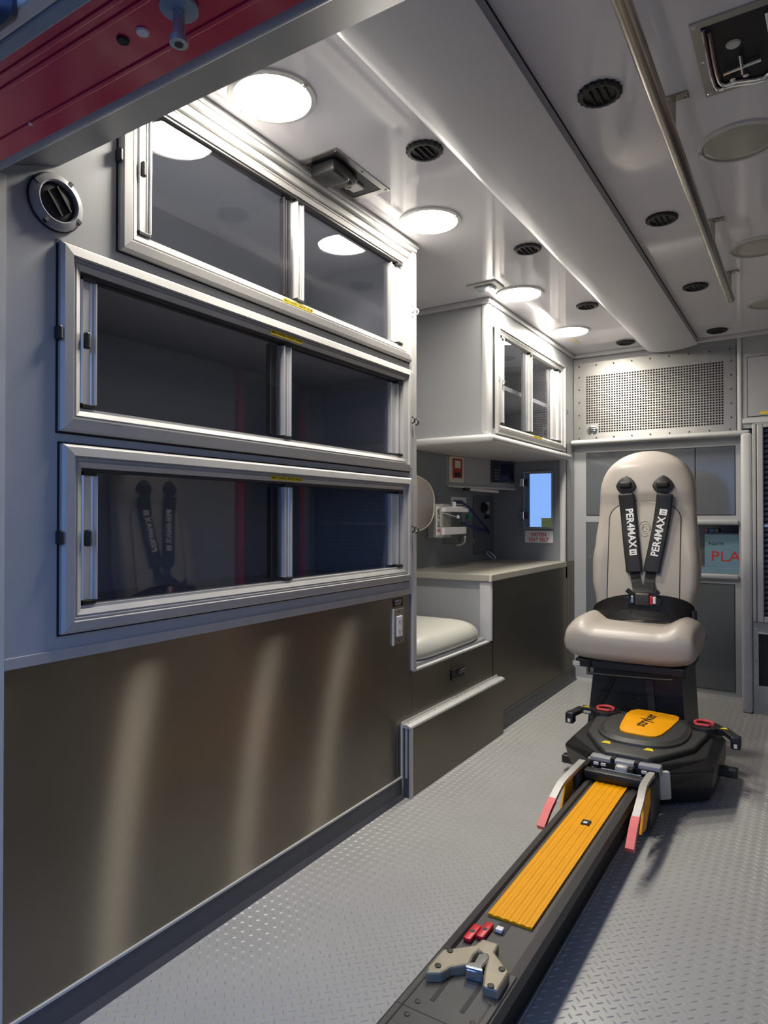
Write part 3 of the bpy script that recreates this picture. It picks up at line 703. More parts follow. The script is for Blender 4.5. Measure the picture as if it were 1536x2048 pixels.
# instruction cards behind the suction unit
o = obj('instruction_card', box(nb(), -0.4447, -0.443, at(902, 1000, 'x', -0.444).y, at(932, 1000, 'x', -0.444).y, at(915, 1016, 'x', -0.444).z, at(915, 994, 'x', -0.444).z), 'sign_white')
tag(o, 'white printed card on the recess wall behind the suction jar', 'card')
yy0, yy1, zz0, zz1 = at(905, 1000, 'x', -0.443).y, at(929, 1000, 'x', -0.443).y, at(915, 1012, 'x', -0.443).z, at(915, 998, 'x', -0.443).z
for k in range(3): obj('printed_line', box(nb(), -0.443, -0.4426, yy0+0.01, yy1-0.01*k, zz0+(zz1-zz0)*k/3, zz0+(zz1-zz0)*k/3+0.006), 'shutter_blue', o)
# ring on the worktop
c = at(982, 1111, 'y', 3.66); c.z = 0.7215
bm = nb(); ln = []; ud = Vector((0.75, 0.10, -0.62)).normalized(); vd = Vector((0.35, 0.0, 0.45)).normalized()
for k in range(25):
    t = 2*math.pi*k/24; ln.append(c+ud*0.034*math.cos(t)+vd*0.011*math.sin(t))
tube(bm, ln, 0.0045, 8); o = obj('clip_ring', bm, 'cool_steel', None, True); tag(o, 'small pale grey clip ring lying on worktop in the corner', 'clip')
# tan lever beside the jar
o = obj('pull_handle', tube(nb(), [at(941, 1070, 'x', -0.40), at(948, 1086, 'x', -0.385), at(943, 1092, 'x', -0.385), at(938, 1078, 'x', -0.40)], 0.006, 8), 'cast_beige', None, True)
tag(o, 'tan pull handle on the recess wall next to suction jar', 'handle')

# ================================================================== CEILING FITTINGS
LG = 'round ceiling lamps'
def lamp(name, x, y, lit, label):
    r = 0.086
    t = thing(name, label, 'lamp', (x, y, CEIL-0.012), LG+(' that are lit' if lit else ' that are off'))
    obj('trim_ring', lathe(nb(), [(r+0.014, 0.0), (r+0.012, -0.005), (r+0.001, -0.007), (r, -0.004)], (x, y, CEIL), (0, 0, 1), 48, False), 'lens_ring', t, True)
    obj('lens', lathe(nb(), [(r, -0.003), (r-0.004, -0.0055), (r*0.7, -0.0068), (0, -0.0075)], (x, y, CEIL), (0, 0, 1), 48, False), 'lamp_lens' if lit else 'lamp_off', t, True)
    for s in (-1, 1): obj('clip', box(nb(), x+s*(r+0.006)-0.004, x+s*(r+0.006)+0.004, y-0.006, y+0.006, CEIL-0.010, CEIL-0.004, 0.001), 'lens_ring', t)
    return t
lamp('ceiling_lamp', 0.148, 1.138, True, 'lit round ceiling lamp partly cut off by the grey rear door header')
lamp('ceiling_lamp', 0.147, 1.884, True, 'lit round ceiling lamp beside the recessed suction box')
lamp('ceiling_lamp', 0.135, 2.700, True, 'lit round ceiling lamp touching the small clear square light')
lamp('ceiling_lamp', 0.142, 3.383, True, 'lit round ceiling lamp with tan sticker beside the overhead cabinet')
lamp('ceiling_lamp', 1.022, 1.905, False, 'large unlit round ceiling lamp next to the square chrome recess')
lamp('ceiling_lamp', 1.022, 2.680, False, 'unlit round ceiling lamp beside the middle of the grab rail')
lamp('ceiling_lamp', 1.030, 3.400, False, 'unlit round ceiling lamp beyond the grab rail end near front wall')
# round black air vents
def vent(x, y, label, group):
    t = thing('air_vent', label, 'vent', (x, y, CEIL-0.010), group); r = 0.046
    bm = nb(); n = 72; rings = []
    for rr, h in ((r, 0.0), (r, -0.007), (r-0.004, -0.010), (r-0.010, -0.010), (r-0.013, -0.004)):
        rings.append([bm.verts.new((x+(rr+(0.0022 if (k % 4 < 2 and rr > r-0.003) else 0))*math.cos(2*math.pi*k/n), y+(rr+(0.0022 if (k % 4 < 2 and rr > r-0.003) else 0))*math.sin(2*math.pi*k/n), CEIL+h)) for k in range(n)])
    for a, b in zip(rings, rings[1:]):
        for k in range(n): bm.faces.new((a[k], a[(k+1) % n], b[(k+1) % n], b[k]))
    bm.faces.new(rings[-1])
    obj('rim', bm, 'black_plastic', t)
    for k in (-1, 0, 1):
        obj('louvre', box(nb(), x+k*0.016-0.0015, x+k*0.016+0.0015, y-0.030+abs(k)*0.006, y+0.030-abs(k)*0.006, CEIL-0.010, CEIL-0.004), 'black_rubber', t)
    return t
for y, lb in ((1.512, 'round black air vent half under the cowl between the two largest lit lamps'), (2.261, 'round black air vent left of the cowl between suction-box lamp and square light'),
              (3.010, 'round black air vent left of the cowl before the tan sticker lamp'), (3.752, 'round black air vent left of the cowl closest to the front wall')):
    vent(0.332, y, lb, 'air vents on the lamp side of the cowl')
for y, lb in ((1.518, 'large round black air vent between cowl and grab rail, level with chrome recess'), (2.261, 'round black air vent between cowl and the middle grab rail bracket'),
              (3.000, 'round black air vent between cowl and the far grab rail end'), (3.762, 'round black air vent right of the cowl closest to the front wall')):
    vent(0.775, y, lb, 'air vents on the grab rail side of the cowl')
# recessed suction box (left)
def recess(name, label, x0, x1, y0, y1, fill):
    t = thing(name, label, 'recess box', ((x0+x1)/2, (y0+y1)/2, CEIL-0.004)); m = 0.018
    bm = nb()
    box(bm, x0, x1, y0, y0+m, CEIL-0.0035, CEIL-0.0003); box(bm, x0, x1, y1-m, y1, CEIL-0.0035, CEIL-0.0003)
    box(bm, x0, x0+m, y0+m, y1-m, CEIL-0.0035, CEIL-0.0003); box(bm, x1-m, x1, y0+m, y1-m, CEIL-0.0035, CEIL-0.0003)
    obj('flange', bm, 'stainless_ceiling', t)
    obj('cavity', box(nb(), x0+m, x1-m, y0+m, y1-m, CEIL-0.0022, CEIL-0.0005), 'dark_cavity', t)
    for px_ in (x0+0.008, x1-0.008):
        for k in range(3):
            py_ = y0+0.010+(y1-y0-0.020)*k/2
            obj('screw', lathe(nb(), [(0.0045, 0), (0.003, -0.002)], (px_, py_, CEIL-0.0035), (0, 0, 1), 10), 'chrome', t)
    fill(t, x0+m, x1-m, y0+m, y1-m); return t
def fill_suction(t, x0, x1, y0, y1):
    xc = (x0+x1)/2; L_ = y1-y0
    bm = nb(); box(bm, x0+0.010, x1-0.006, y0+0.006, y0+L_*0.36, CEIL-0.042, CEIL-0.002, 0.010, 3); obj('camera_body', bm, 'black_plastic', t, True)
    bm = nb(); box(bm, x0+0.014, x1-0.012, y0+L_*0.30, y0+L_*0.56, CEIL-0.026, CEIL-0.002, 0.008, 3); obj('mount_block', bm, 'charcoal', t, True)
    obj('bolt', lathe(nb(), [(0.006, 0), (0.006, -0.006)], (x1-0.030, y0+L_*0.50, CEIL-0.026), (0, 0, 1), 6), 'cast_beige', t)
    bm = nb(); box(bm, xc-0.024, xc+0.016, y0+L_*0.66, y0+L_*0.84, CEIL-0.010, CEIL-0.002, 0.003); obj('socket', bm, 'pale_grey', t)
    obj('hook', tube(nb(), smooth_path([(xc-0.012, y0+L_*0.58, CEIL-0.004), (xc-0.012, y0+L_*0.60, CEIL-0.020), (xc-0.008, y0+L_*0.68, CEIL-0.014)]), 0.003, 8), 'pale_grey', t, True)
recess('ceiling_recess', 'steel framed ceiling recess with dark device between the two nearest lit lamps', 0.012, 0.146, 1.382, 1.642, fill_suction)
def fill_chrome(t, x0, x1, y0, y1):
    bm = nb()
    for k in range(2):
        f = 0.004+0.010*k
        tube(bm, smooth_path([(x0+f, y0+f, CEIL-0.006), (x0+f, y1-f-0.02, CEIL-0.006), (x0+0.03+f, y1-f, CEIL-0.006), (x1-f, y1-f, CEIL-0.006), (x1-f, y0+f, CEIL-0.006)], 4), 0.004, 8)
    obj('lip', bm, 'chrome', t, True)
    xc, yc = x0+0.06, (y0+y1)/2+0.02
    obj('turn_lever', tube(nb(), [(xc-0.035, yc+0.03, CEIL-0.010), (xc+0.035, yc+0.02, CEIL-0.010)], 0.004, 8), 'chrome', t, True)
    obj('turn_lever', tube(nb(), [(xc, yc-0.02, CEIL-0.010), (xc, yc+0.05, CEIL-0.010)], 0.004, 8), 'chrome', t, True)
    obj('emblem', lathe(nb(), [(0.014, 0), (0.012, -0.003)], (xc-0.01, yc-0.05, CEIL-0.003), (0, 0, 1), 16), 'pale_grey', t, True)
    for dx in (-0.02, 0.005): obj('jack', lathe(nb(), [(0.006, 0), (0.006, -0.008), (0.003, -0.009)], (xc+dx, yc+0.060, CEIL-0.003), (0, 0, 1), 10), 'chrome', t, True)
recess('ceiling_recess', 'square chrome rimmed ceiling recess beside the grab rail', 0.974, 1.135, 1.400, 1.660, fill_chrome)
# small clear square light
t = thing('dome_light', 'small clear square ceiling light touching a lit lamp', 'lamp', (0.045, 2.540, CEIL-0.012))
obj('base_plate', box(nb(), -0.016, 0.112, 2.490, 2.590, CEIL-0.006, CEIL-0.0003, 0.002), 'pale_grey', t)
obj('lens', box(nb(), 0.010, 0.086, 2.512, 2.570, CEIL-0.014, CEIL-0.006, 0.006, 3), 'clear_lens', t, True)
a, b = at(1136, 676, 'z', CEIL), at(1162, 684, 'z', CEIL)
o = obj('sticker', box(nb(), a.x, b.x-0.01, min(a.y, b.y), max(a.y, b.y)+0.02, CEIL-0.0011, CEIL-0.0004), 'tan_sticker'); tag(o, 'small tan sticker on the ceiling beside a lit lamp', 'sticker')
# central cowl
pr = [(0.404, CEIL), (0.408, 1.866), (0.416, 1.855), (0.435, 1.846), (0.480, 1.838), (0.540, 1.836), (0.600, 1.840), (0.650, 1.849), (0.671, 1.8545), (0.671, 1.857), (0.650, 1.862), (0.648, CEIL)]
bm = prism(nb(), [(x, 0.73, z) for x, z in pr], (0, 3.135, 0))
o = obj('ceiling_cowl', bm, 'cowl_grey', None, True, ang=30); tag(o, 'long pale grey curved cowl down the middle of the ceiling', 'ceiling cowl')
bm = nb(); box(bm, 0.668, 0.671, 0.73, 3.865, CEIL-0.002, CEIL-0.0003); obj('edge_shade_strip', bm, 'black_rubber', o)  # black strip drawing the shadow gap along the cowl's right edge
# grab rail with brackets
G = thing('grab_rail', 'long round metal grab rail with brackets hung from the ceiling', 'rail', (0.92, 1.9, 1.79))
zr = 1.80
e0, e1 = at(1227, 0, 'z', zr), at(1467, 598, 'z', zr)
xr = (e0.x+e1.x)/2
obj('rail', tube(nb(), [(xr, 0.76, zr), (xr, e1.y, zr)], 0.0155, 18), 'aluminium_rail', G, True)
for y in (0.88, 1.625, 2.365, e1.y-0.06):
    bm = nb(); lathe(bm, [(0.010, 0), (0.010, CEIL-zr-0.004)], (xr, y, zr), (0, 0, 1), 12)
    br = obj('bracket', bm, 'aluminium_rail', G, True)
    obj('foot', box(nb(), xr-0.030, xr+0.036, y-0.013, y+0.013, CEIL-0.005, CEIL-0.0004, 0.002), 'aluminium_rail', br)
    for dx in (-0.022, 0.028): obj('screw', lathe(nb(), [(0.005, 0), (0.003, -0.002)], (xr+dx, y, CEIL-0.005), (0, 0, 1), 10), 'chrome', br)
# striker bolt under the header, plug holes and outside lamp
c = at(358, 8, 'z', 1.502)
t = thing('striker_bolt', 'pale striker bolt hanging from the red door header', 'bolt', (c.x, c.y, 1.46))
obj('flange', lathe(nb(), [(0.021, 0), (0.021, -0.004), (0.017, -0.006)], (c.x, c.y, 1.4996), (0, 0, 1), 24), 'seal_grey', t, True)
obj('pin', lathe(nb(), [(0.0065, -0.004), (0.0065, -0.034), (0.010, -0.035), (0.010, -0.042), (0.008, -0.0425)], (c.x, c.y, 1.4996), (0, 0, 1), 20), 'cool_steel', t, True)
obj('socket', lathe(nb(), [(0.005, -0.0426), (0.005, -0.0432)], (c.x, c.y, 1.4996), (0, 0, 1), 6), 'charcoal', t)
for px_, py_, m_, nm, lb in ((285, 62, 'sign_white', 'plug_button', 'round white plug on the red door header beside striker bolt'), (246, 79, 'black_rubber', 'drain_plug', 'dark oval plug on the red door header'), (61, 245, 'sign_white', 'rivet', 'tiny pale rivet low on the red door header')):
    c = at(px_, py_, 'z', 1.502); r = 0.0075 if nm != 'rivet' else 0.003
    o = obj(nm, lathe(nb(), [(r, 0), (r*0.9, -0.0025), (0, -0.003)], (c.x, c.y, 1.5015), (0, 0, 1), 20), m_, None, True); tag(o, lb, 'plug')
c = at(8, 12, 'y', 0.395)
t = thing('loading_lamp', 'dark framed loading lamp on the red panel above the doorway', 'lamp', (c.x, 0.395, c.z-0.08))
bm = nb(); box(bm, c.x-0.10, c.x+0.022, 0.380, 0.4038, c.z-0.022, c.z+0.09, 0.012, 3); obj('bezel', bm, 'shutter_blue', t, True)
bm = nb(); box(bm, c.x-0.09, c.x+0.010, 0.374, 0.381, c.z-0.004, c.z+0.08, 0.003); obj('lens', bm, 'clear_lens', t)
obj('lens_bar', box(nb(), c.x-0.09, c.x+0.012, 0.370, 0.375, c.z-0.012, c.z-0.008), 'pale_grey', t)

# ================================================================== FRONT BULKHEAD
Fc = thing('front_cabinet', 'grey bulkhead cabinet with flush glossy doors behind the attendant chair', 'cabinet', (0.43, 3.93, 0))
X0, X1 = 0.0, 0.876
CX0, CX1, CZ0, CZ1 = 0.46, 0.856, 0.645, 0.905
bm = nb()
box(bm, X0, X1, 3.925, 3.945, 0.0, CZ0); box(bm, X0, CX0, 3.925, 3.945, CZ0, CZ1); box(bm, CX1, X1, 3.925, 3.945, CZ0, CZ1); box(bm, X0, X1, 3.925, 3.945, CZ1, CEIL)
obj('face_frame', bm, 'panel_grey', Fc)
bm = nb(); box(bm, CX0-0.006, CX0, 3.945, 4.2, CZ0-0.006, CZ1+0.006); box(bm, CX1, CX1+0.006, 3.945, 4.2, CZ0-0.006, CZ1+0.006); box(bm, CX0, CX1, 3.945, 4.2, CZ0-0.006, CZ0); box(bm, CX0, CX1, 3.945, 4.2, CZ1, CZ1+0.006); box(bm, CX0-0.006, CX1+0.006, 4.2, 4.206, CZ0-0.006, CZ1+0.006)
obj('cubby', bm, 'interior_grey', Fc)
for x0, x1, z0, z1 in ((0.074, 0.648, 0.957, 1.314), (0.652, 0.838, 0.957, 1.314), (0.470, 0.834, 0.040, 0.592), (0.072, 0.455, 0.040, 0.914)):
    obj('gap', box(nb(), x0-0.003, x1+0.003, 3.9235, 3.9252, z0-0.003, z1+0.003), 'black_rubber', Fc)
    obj('door', box(nb(), x0, x1, 3.921, 3.9236, z0, z1, 0.0008), 'door_dark', Fc)
obj('cubby_lip', box(nb(), CX0, CX1, 3.905, 3.925, CZ1-0.002, CZ1+0.026, 0.009, 3), 'panel_grey', Fc, True)
obj('cubby_lip', box(nb(), CX0, CX1, 3.905, 3.925, CZ0-0.026, CZ0+0.002, 0.009, 3), 'panel_grey', Fc, True)
obj('kick_strip', box(nb(), 0.0, X1, 3.920, 3.9245, 0.0, 0.012), 'trim_white', Fc)
sh = obj('bulkhead_shelf', box(nb(), 0.003, 0.915, 3.838, 3.9245, 1.3605, 1.386, 0.012, 4), 'trim_white', None, True)
tag(sh, 'rounded pale ledge under the perforated grille above the attendant chair', 'shelf')
# boxes in the cubby
o = obj('storage_box', box(nb(), 0.690, 0.852, 3.960, 4.14, 0.652, 0.862, 0.001), 'box_teal')
tag(o, 'teal grey carton with red PLA lettering in the open cubby', 'box')
text('lettering', 'PLA', 0.075, (0.790, 3.9595, 0.735), (1, 0, 0), (0, 0, 1), 'print_red', o, 0.0002, 1.15)
text('lettering', 'Name', 0.030, (0.745, 3.9595, 0.805), (1, 0, 0.08), (-0.08, 0, 1), 'print_black', o, 0.0002, 1.0)
obj('lid', box(nb(), 0.688, 0.854, 3.957, 4.142, 0.855, 0.862), 'shutter_blue', o)
obj('front_tray', box(nb(), 0.672, 0.855, 3.948, 3.958, 0.6455, 0.676, 0.001), 'box_teal', o)
for x0, x1, m_, lb in ((0.60, 0.705, 'box_pink', 'flat pink carton on top of the teal carton'), (0.710, 0.735, 'box_blue', 'small blue carton on top of the teal carton'), (0.738, 0.755, 'cast_beige', 'small tan carton on top of the teal carton')):
    q = obj('carton', box(nb(), max(x0, 0.692), x1, 3.965, 4.10, 0.8625, 0.882, 0.001), m_); tag(q, lb, 'carton')
# perforated return air grille
VG = thing('air_grille', 'perforated stainless return air grille above the attendant chair', 'grille', (0.40, 3.92, 1.387))
gx0, gx1, gz0, gz1 = 0.004, 0.846, 1.3875, 1.838
hx0, hx1, hz0, hz1 = 0.072, 0.790, 1.428, 1.762
NX, NZ = 51, 24
px_, pz_ = (hx1-hx0)/NX, (hz1-hz0)/NZ; hs = 0.34
bm = nb(); yf = 3.914
cx = [gx0]; 
for i in range(NX): cx += [hx0+px_*(i+0.5-hs), hx0+px_*(i+0.5+hs)]
cx.append(gx1); cz = [gz0]
for j in range(NZ): cz += [hz0+pz_*(j+0.5-hs), hz0+pz_*(j+0.5+hs)]
cz.append(gz1)
V = [[bm.verts.new((x, yf, z)) for z in cz] for x in cx]
for i in range(len(cx)-1):
    for j in range(len(cz)-1):
        if i % 2 == 1 and j % 2 == 1 and not (i < 11 and j < 9): continue
        bm.faces.new((V[i][j], V[i+1][j], V[i+1][j+1], V[i][j+1]))
ret = bmesh.ops.extrude_face_region(bm, geom=bm.faces[:])
bmesh.ops.translate(bm, verts=[e for e in ret['geom'] if isinstance(e, bmesh.types.BMVert)], vec=(0, 0.003, 0))
gp = obj('perforated_sheet', bm, 'stainless_front', VG)
obj('backing', box(nb(), gx0+0.01, gx1-0.01, 3.9225, 3.9245, gz0+0.002, gz1-0.01), 'dark_cavity', VG)
scr = []
for k in range(9): scr += [(gx0+0.03+k*0.098, gz1-0.018), (gx0+0.03+k*0.098, gz0+0.014)]
for k in range(5): scr += [(gx0+0.03, gz0+0.075+k*0.074), (gx1-0.022, gz0+0.075+k*0.074)]
first = None
for x, z in scr:
    if first is None:
        first = obj('screw', lathe(nb(), [(0.0045, 0), (0.0045, -0.002), (0.002, -0.0035)], (x, yf, z), (0, 1, 0), 10), 'charcoal', VG); f0 = (x, z)
    else: share(first, VG, (x-f0[0], 0, z-f0[1]))
bc = (0.108, 1.444)
bd = obj('round_badge', lathe(nb(), [(0.030, 0), (0.030, -0.003), (0.027, -0.0045)], (bc[0], yf, bc[1]), (0, 1, 0), 32), 'chrome', VG, True)
for k in range(4):
    w_ = (0.022, 0.025, 0.024, 0.018)[k]; z = bc[1]+0.015-k*0.010
    obj('badge_bar', box(nb(), bc[0]-w_+0.010, bc[0]+w_, yf-0.0055, yf-0.0044, z-0.003, z+0.003), 'dark_cavity', bd)
struct('trim_11', box(nb(), 0.853, 0.875, 3.896, 3.924, 1.387, CEIL-0.001, 0.007, 3), 'trim_white', 'pale vertical post beside the perforated grille', True)
# cupboard above, right of the post
U = thing('corner_cupboard', 'flat grey cupboard door high on the wall beside the pale post', 'cupboard', (1.3, 3.91, 1.42))
obj('face', box(nb(), 0.876, 1.779, 3.905, 3.925, 1.40, CEIL-0.001), 'panel_grey', U)
obj('gap', box(nb(), 0.897, 1.60, 3.9035, 3.9055, 1.457, 1.765), 'black_rubber', U)
obj('door', box(nb(), 0.900, 1.597, 3.901, 3.9036, 1.460, 1.762, 0.0008), 'panel_grey', U)
obj('rail', box(nb(), 0.876, 1.779, 3.894, 3.905, 1.424, 1.450, 0.003), 'trim_white', U)
lb = obj('yellow_label', box(nb(), 0.955, 1.06, 3.8998, 3.9008, 1.467, 1.480), 'yellow_label', U)
# shutter cabinet
R = thing('shutter_cabinet', 'roller shutter cabinet with blue slats, black vent and rounded pale corner post', 'cabinet', (1.3, 3.68, 0))
obj('corner_post', box(nb(), 0.884, 0.932, 3.676, 3.76, 0.0, 1.352, 0.014, 4), 'trim_white', R, True)
obj('side_panel', box(nb(), 0.886, 0.900, 3.74, 3.925, 0.0, 1.36), 'panel_grey', R)
obj('top_panel', box(nb(), 0.934, 1.779, 3.700, 3.893, 1.392, 1.399), 'panel_grey', R)
bm = nb(); box(bm, 0.934, 1.779, 3.682, 3.70, 0.0, 0.136); box(bm, 0.934, 0.956, 3.682, 3.70, 0.136, 0.392); box(bm, 0.934, 1.779, 3.682, 3.70, 0.392, 0.44); box(bm, 1.30, 1.779, 3.682, 3.70, 0.136, 0.392)
obj('lower_panel', bm, 'panel_grey', R)
obj('vent', box(nb(), 0.956, 1.30, 3.690, 3.698, 0.136, 0.392), 'dark_cavity', R)
obj('vent_edge', box(nb(), 0.956, 1.30, 3.679, 3.69, 0.385, 0.392, 0.002), 'trim_white', R)
for k in range(5): obj('rivet', lathe(nb(), [(0.004, 0), (0.003, -0.002)], (0.944, 3.682, 0.105+k*0.076), (0, 1, 0), 10), 'chrome', R)
obj('frame_stile', box(nb(), 0.934, 0.950, 3.672, 3.70, 0.442, 1.390, 0.003), 'aluminium', R); obj('frame_stile', box(nb(), 0.953, 0.981, 3.668, 3.70, 0.442, 1.388, 0.005), 'aluminium', R)
obj('frame_head', box(nb(), 0.981, 1.70, 3.668, 3.70, 1.372, 1.388, 0.003), 'aluminium', R); obj('frame_foot', box(nb(), 0.981, 1.70, 3.668, 3.70, 0.442, 0.470, 0.003), 'aluminium', R)
obj('shutter_back', box(nb(), 0.981, 1.70, 3.694, 3.698, 0.470, 1.372), 'dark_cavity', R)
n_s = 36; first = None
for k in range(n_s):
    z = 0.472+k*0.025
    if first is None: first = obj('slat', prism(nb(), [(0.9815, 3.692, z), (0.9815, 3.684, z+0.003), (0.9815, 3.682, z+0.011), (0.9815, 3.685, z+0.019), (0.9815, 3.692, z+0.022)], (0.70, 0, 0)), 'shutter_blue', R)
    else: share(first, R, (0, 0, k*0.025))
obj('pull_bar', box(nb(), 0.9815, 1.69, 3.676, 3.684, 0.895, 0.91, 0.002), 'cool_steel', R)

# right side of the room, only met in reflections: bench and side door
o = struct('door_1', box(nb(), 1.760, 1.779, 3.03, 3.60, 0.02, 1.80), 'bench_dark', 'side door')
obj('door_frame', box(nb(), 1.752, 1.779, 2.98, 3.03, 0.0, 1.85), 'red_body', o); obj('door_frame', box(nb(), 1.752, 1.779, 3.60, 3.64, 0.0, 1.85), 'red_body', o)
obj('window_pane', box(nb(), 1.755, 1.760, 3.12, 3.50, 1.02, 1.60), 'screen_navy', o)
o = thing('reflection_bench', 'long unseen dark bench added by the right wall for the stainless panel reflections', 'bench', (1.55, 1.5, 0))  # unseen bench, added dark so the steel has something dark to reflect
obj('bench_box', box(nb(), 1.34, 1.778, 0.66, 1.80, 0.0, 0.40), 'bench_dark', o)
obj('seat', box(nb(), 1.32, 1.778, 0.66, 1.80, 0.402, 0.49, 0.03, 3), 'bench_dark', o, True)
obj('backrest', box(nb(), 1.70, 1.778, 0.66, 1.80, 0.56, 0.98, 0.03, 3), 'bench_dark', o, True)

# ================================================================== ATTENDANT CHAIR
CC = 0.548
CH = thing('attendant_chair', 'grey vinyl attendant chair with tall rounded back and black harness', 'chair', (CC, 3.0, 0))
def sst(a, b, x):
    t = min(1, max(0, (x-a)/(b-a))); return t*t*(3-2*t)
def bw(z):
    pts = [(0.48, 0.185), (0.56, 0.205), (0.66, 0.224), (0.74, 0.226), (0.84, 0.216), (0.95, 0.206), (1.04, 0.203)]
    if z >= 1.04: return 0.203*(max(0.0, 1-((z-1.04)/0.203)**2.3))**(1/2.1)
    for (a, b), (c, d) in zip(pts, pts[1:]):
        if z <= c: return b+(d-b)*sst(a, c, z)
    return 0.203
def yb(z): return 3.125+(z-0.5)*0.125
def bd_(z): return 0.058*(1 if z < 1.15 else max(0.05, 1-((z-1.15)/0.0935)**2)**0.5)
def bump(x, z):
    u = abs(x)/0.22
    return 0.030*sst(0.62, 0.95, u)*sst(0.98, 0.78, z) if False else 0.034*sst(0.60, 0.98, u)*(1-sst(0.74, 1.0, z))+0.022*sst(0.99, 1.06, z)*(1-sst(1.16, 1.24, z))*(1-0.3*u)
def front_y(x, z):
    w_ = max(0.02, bw(z)); u = min(0.98, abs(x)/w_); c = u**(4.0/2); s = (1-c*c)**0.5
    return yb(z)-bd_(z)*s**(2/3.0)-bump(x, z)
bm = nb(); secs = []
zs = [0.47+0.02*i for i in range(28)]+[1.03+0.0125*i for i in range(1, 16)]+[1.2245, 1.230, 1.2355, 1.2395, 1.2418]
for z in zs:
    w_, d = bw(z), bd_(z); r = []
    for i in range(56):
        t = 2*math.pi*i/56; c, s = math.cos(t), math.sin(t)
        x = w_*math.copysign(abs(c)**(2/4.0), c); y = yb(z)+d*math.copysign(abs(s)**(2/3.0), s)
        if s < 0: y -= bump(x, z)*abs(s)**0.5
        r.append((CC+x, y, z))
    secs.append(r)
loft(bm, secs)
bk = obj('backrest', bm, 'vinyl_grey', CH, True, ang=80)
# inset centre panel with piping
def pw(z): return 0.150 if z < 0.93 else 0.150*(max(0, 1-((z-0.93)/0.085)**2.4))**(1/2.4)
rows = [0.52+0.02*i for i in range(21)]+[0.935, 0.95, 0.965, 0.98, 0.992, 1.002, 1.010, 1.0145]
bm = nb(); F_, B_ = [], []
for z in rows:
    hw = max(0.01, pw(z))
    F_.append([bm.verts.new((CC+hw*k/6, front_y(hw*k/6, z)-0.006*(1-abs(k/6)**6)-0.0005, z)) for k in range(-6, 7)])
for a, b in zip(F_, F_[1:]):
    for k in range(12): bm.faces.new((a[k], a[k+1], b[k+1], b[k]))
obj('centre_panel', bm, 'vinyl_panel', bk, True, ang=80)
ol = [Vector((CC-max(0.01, pw(z)), front_y(pw(z), z)-0.001, z)) for z in rows]+[Vector((CC+max(0.01, pw(z)), front_y(pw(z), z)-0.001, z)) for z in rows[::-1]]
obj('piping', tube(nb(), ol, 0.0022, 6), 'piping', bk, True)
def fp(px, py, off=0.0):
    y = 3.08
    for _ in range(5):
        p = at(px, py, 'y', y); y = front_y(p.x-CC, p.z)-off
    return at(px, py, 'y', y)
# embossed emblem
for r_, dx in ((0.030, 0), (0.020, 0.004), (0.010, 0.0)):
    c = fp(1290, 1057); ln = []
    for k in range(17):
        t = -0.3+2*math.pi*k/18; x = c.x+dx+r_*0.8*math.cos(t); z = c.z+r_*1.1*math.sin(t); ln.append((x, front_y(x-CC, z)-0.007, z))
    obj('emblem', tube(nb(), ln, 0.0018, 6), 'vinyl_grey', bk, True)
# seat cushion
bm = nb(); secs = []
N = 36
for i in range(N+1):
    s = -1+2*i/N; s = math.copysign(abs(s)**0.8, s); k = max(0.0, 1-abs(s)**4.5)**(1/3.0)
    k = max(k, 0.03); r = []
    for j in range(40):
        t = 2*math.pi*j/40; c, q = math.cos(t), math.sin(t)
        y = 2.945+0.205*(0.80+0.20*k)*math.copysign(abs(c)**(2/3.4), c)
        z = math.copysign(abs(q)**(2/3.2), q)
        zz_ = 0.437+0.078*k*z
        if q > 0: zz_ += (0.040*sst(0.45, 0.80, abs(s))-0.010)*k*z*(0.5+0.5*z)
        zz_ += 0.012*(2.945-y)/0.2*(1 if q < 0 else 0.2)*-1
        r.append((CC+0.252*s, y, zz_))
    secs.append(r)
loft(bm, secs)
obj('seat', bm, 'vinyl_grey', CH, True, ang=80)
# pedestal, seat pan, slide wire
bm = nb(); prism(bm, [(CC-0.150, 2.86, 0.325), (CC+0.190, 2.86, 0.325), (CC+0.205, 2.86, 0.05), (CC+0.205, 2.86, 0.002), (CC-0.180, 2.86, 0.002), (CC-0.180, 2.86, 0.05)], (0, 0.36, 0))
pd = obj('pedestal', bm, 'black_plastic', CH)
obj('gusset', prism(nb(), [(CC+0.055, 2.850, 0.29), (CC+0.085, 2.850, 0.29), (CC+0.10, 2.850, 0.12), (CC+0.075, 2.850, 0.12)], (0, 0.0098, 0)), 'charcoal', pd)
obj('gusset', prism(nb(), [(CC-0.165, 2.850, 0.14), (CC-0.13, 2.850, 0.14), (CC-0.055, 2.850, 0.29), (CC-0.08, 2.850, 0.29)], (0, 0.0098, 0)), 'black_rubber', pd)
for dx in (-0.045, 0.030): obj('screw', lathe(nb(), [(0.005, 0), (0.003, -0.003)], (CC+dx, 2.8598, 0.205), (0, 1, 0), 8), 'chrome', pd)
obj('seat_pan', box(nb(), CC-0.205, CC+0.215, 2.78, 3.16, 0.327, 0.362, 0.006), 'black_plastic', CH)
wy = 2.768
obj('slide_wire', tube(nb(), smooth_path([at(1179, 1322, 'y', wy), at(1178, 1338, 'y', wy), at(1184, 1346, 'y', wy), at(1230, 1351, 'y', wy), at(1310, 1358, 'y', wy), at(1345, 1360, 'y', wy)]), 0.0045, 8), 'black_plastic', CH, True)
obj('slide_catch', box(nb(), CC-0.215, CC-0.185, 2.775, 2.81, 0.330, 0.350, 0.003), 'pale_grey', CH)
obj('back_bracket', box(nb(), CC-0.17, CC+0.17, 3.10, 3.17, 0.36, 0.52, 0.01), 'black_plastic', CH)
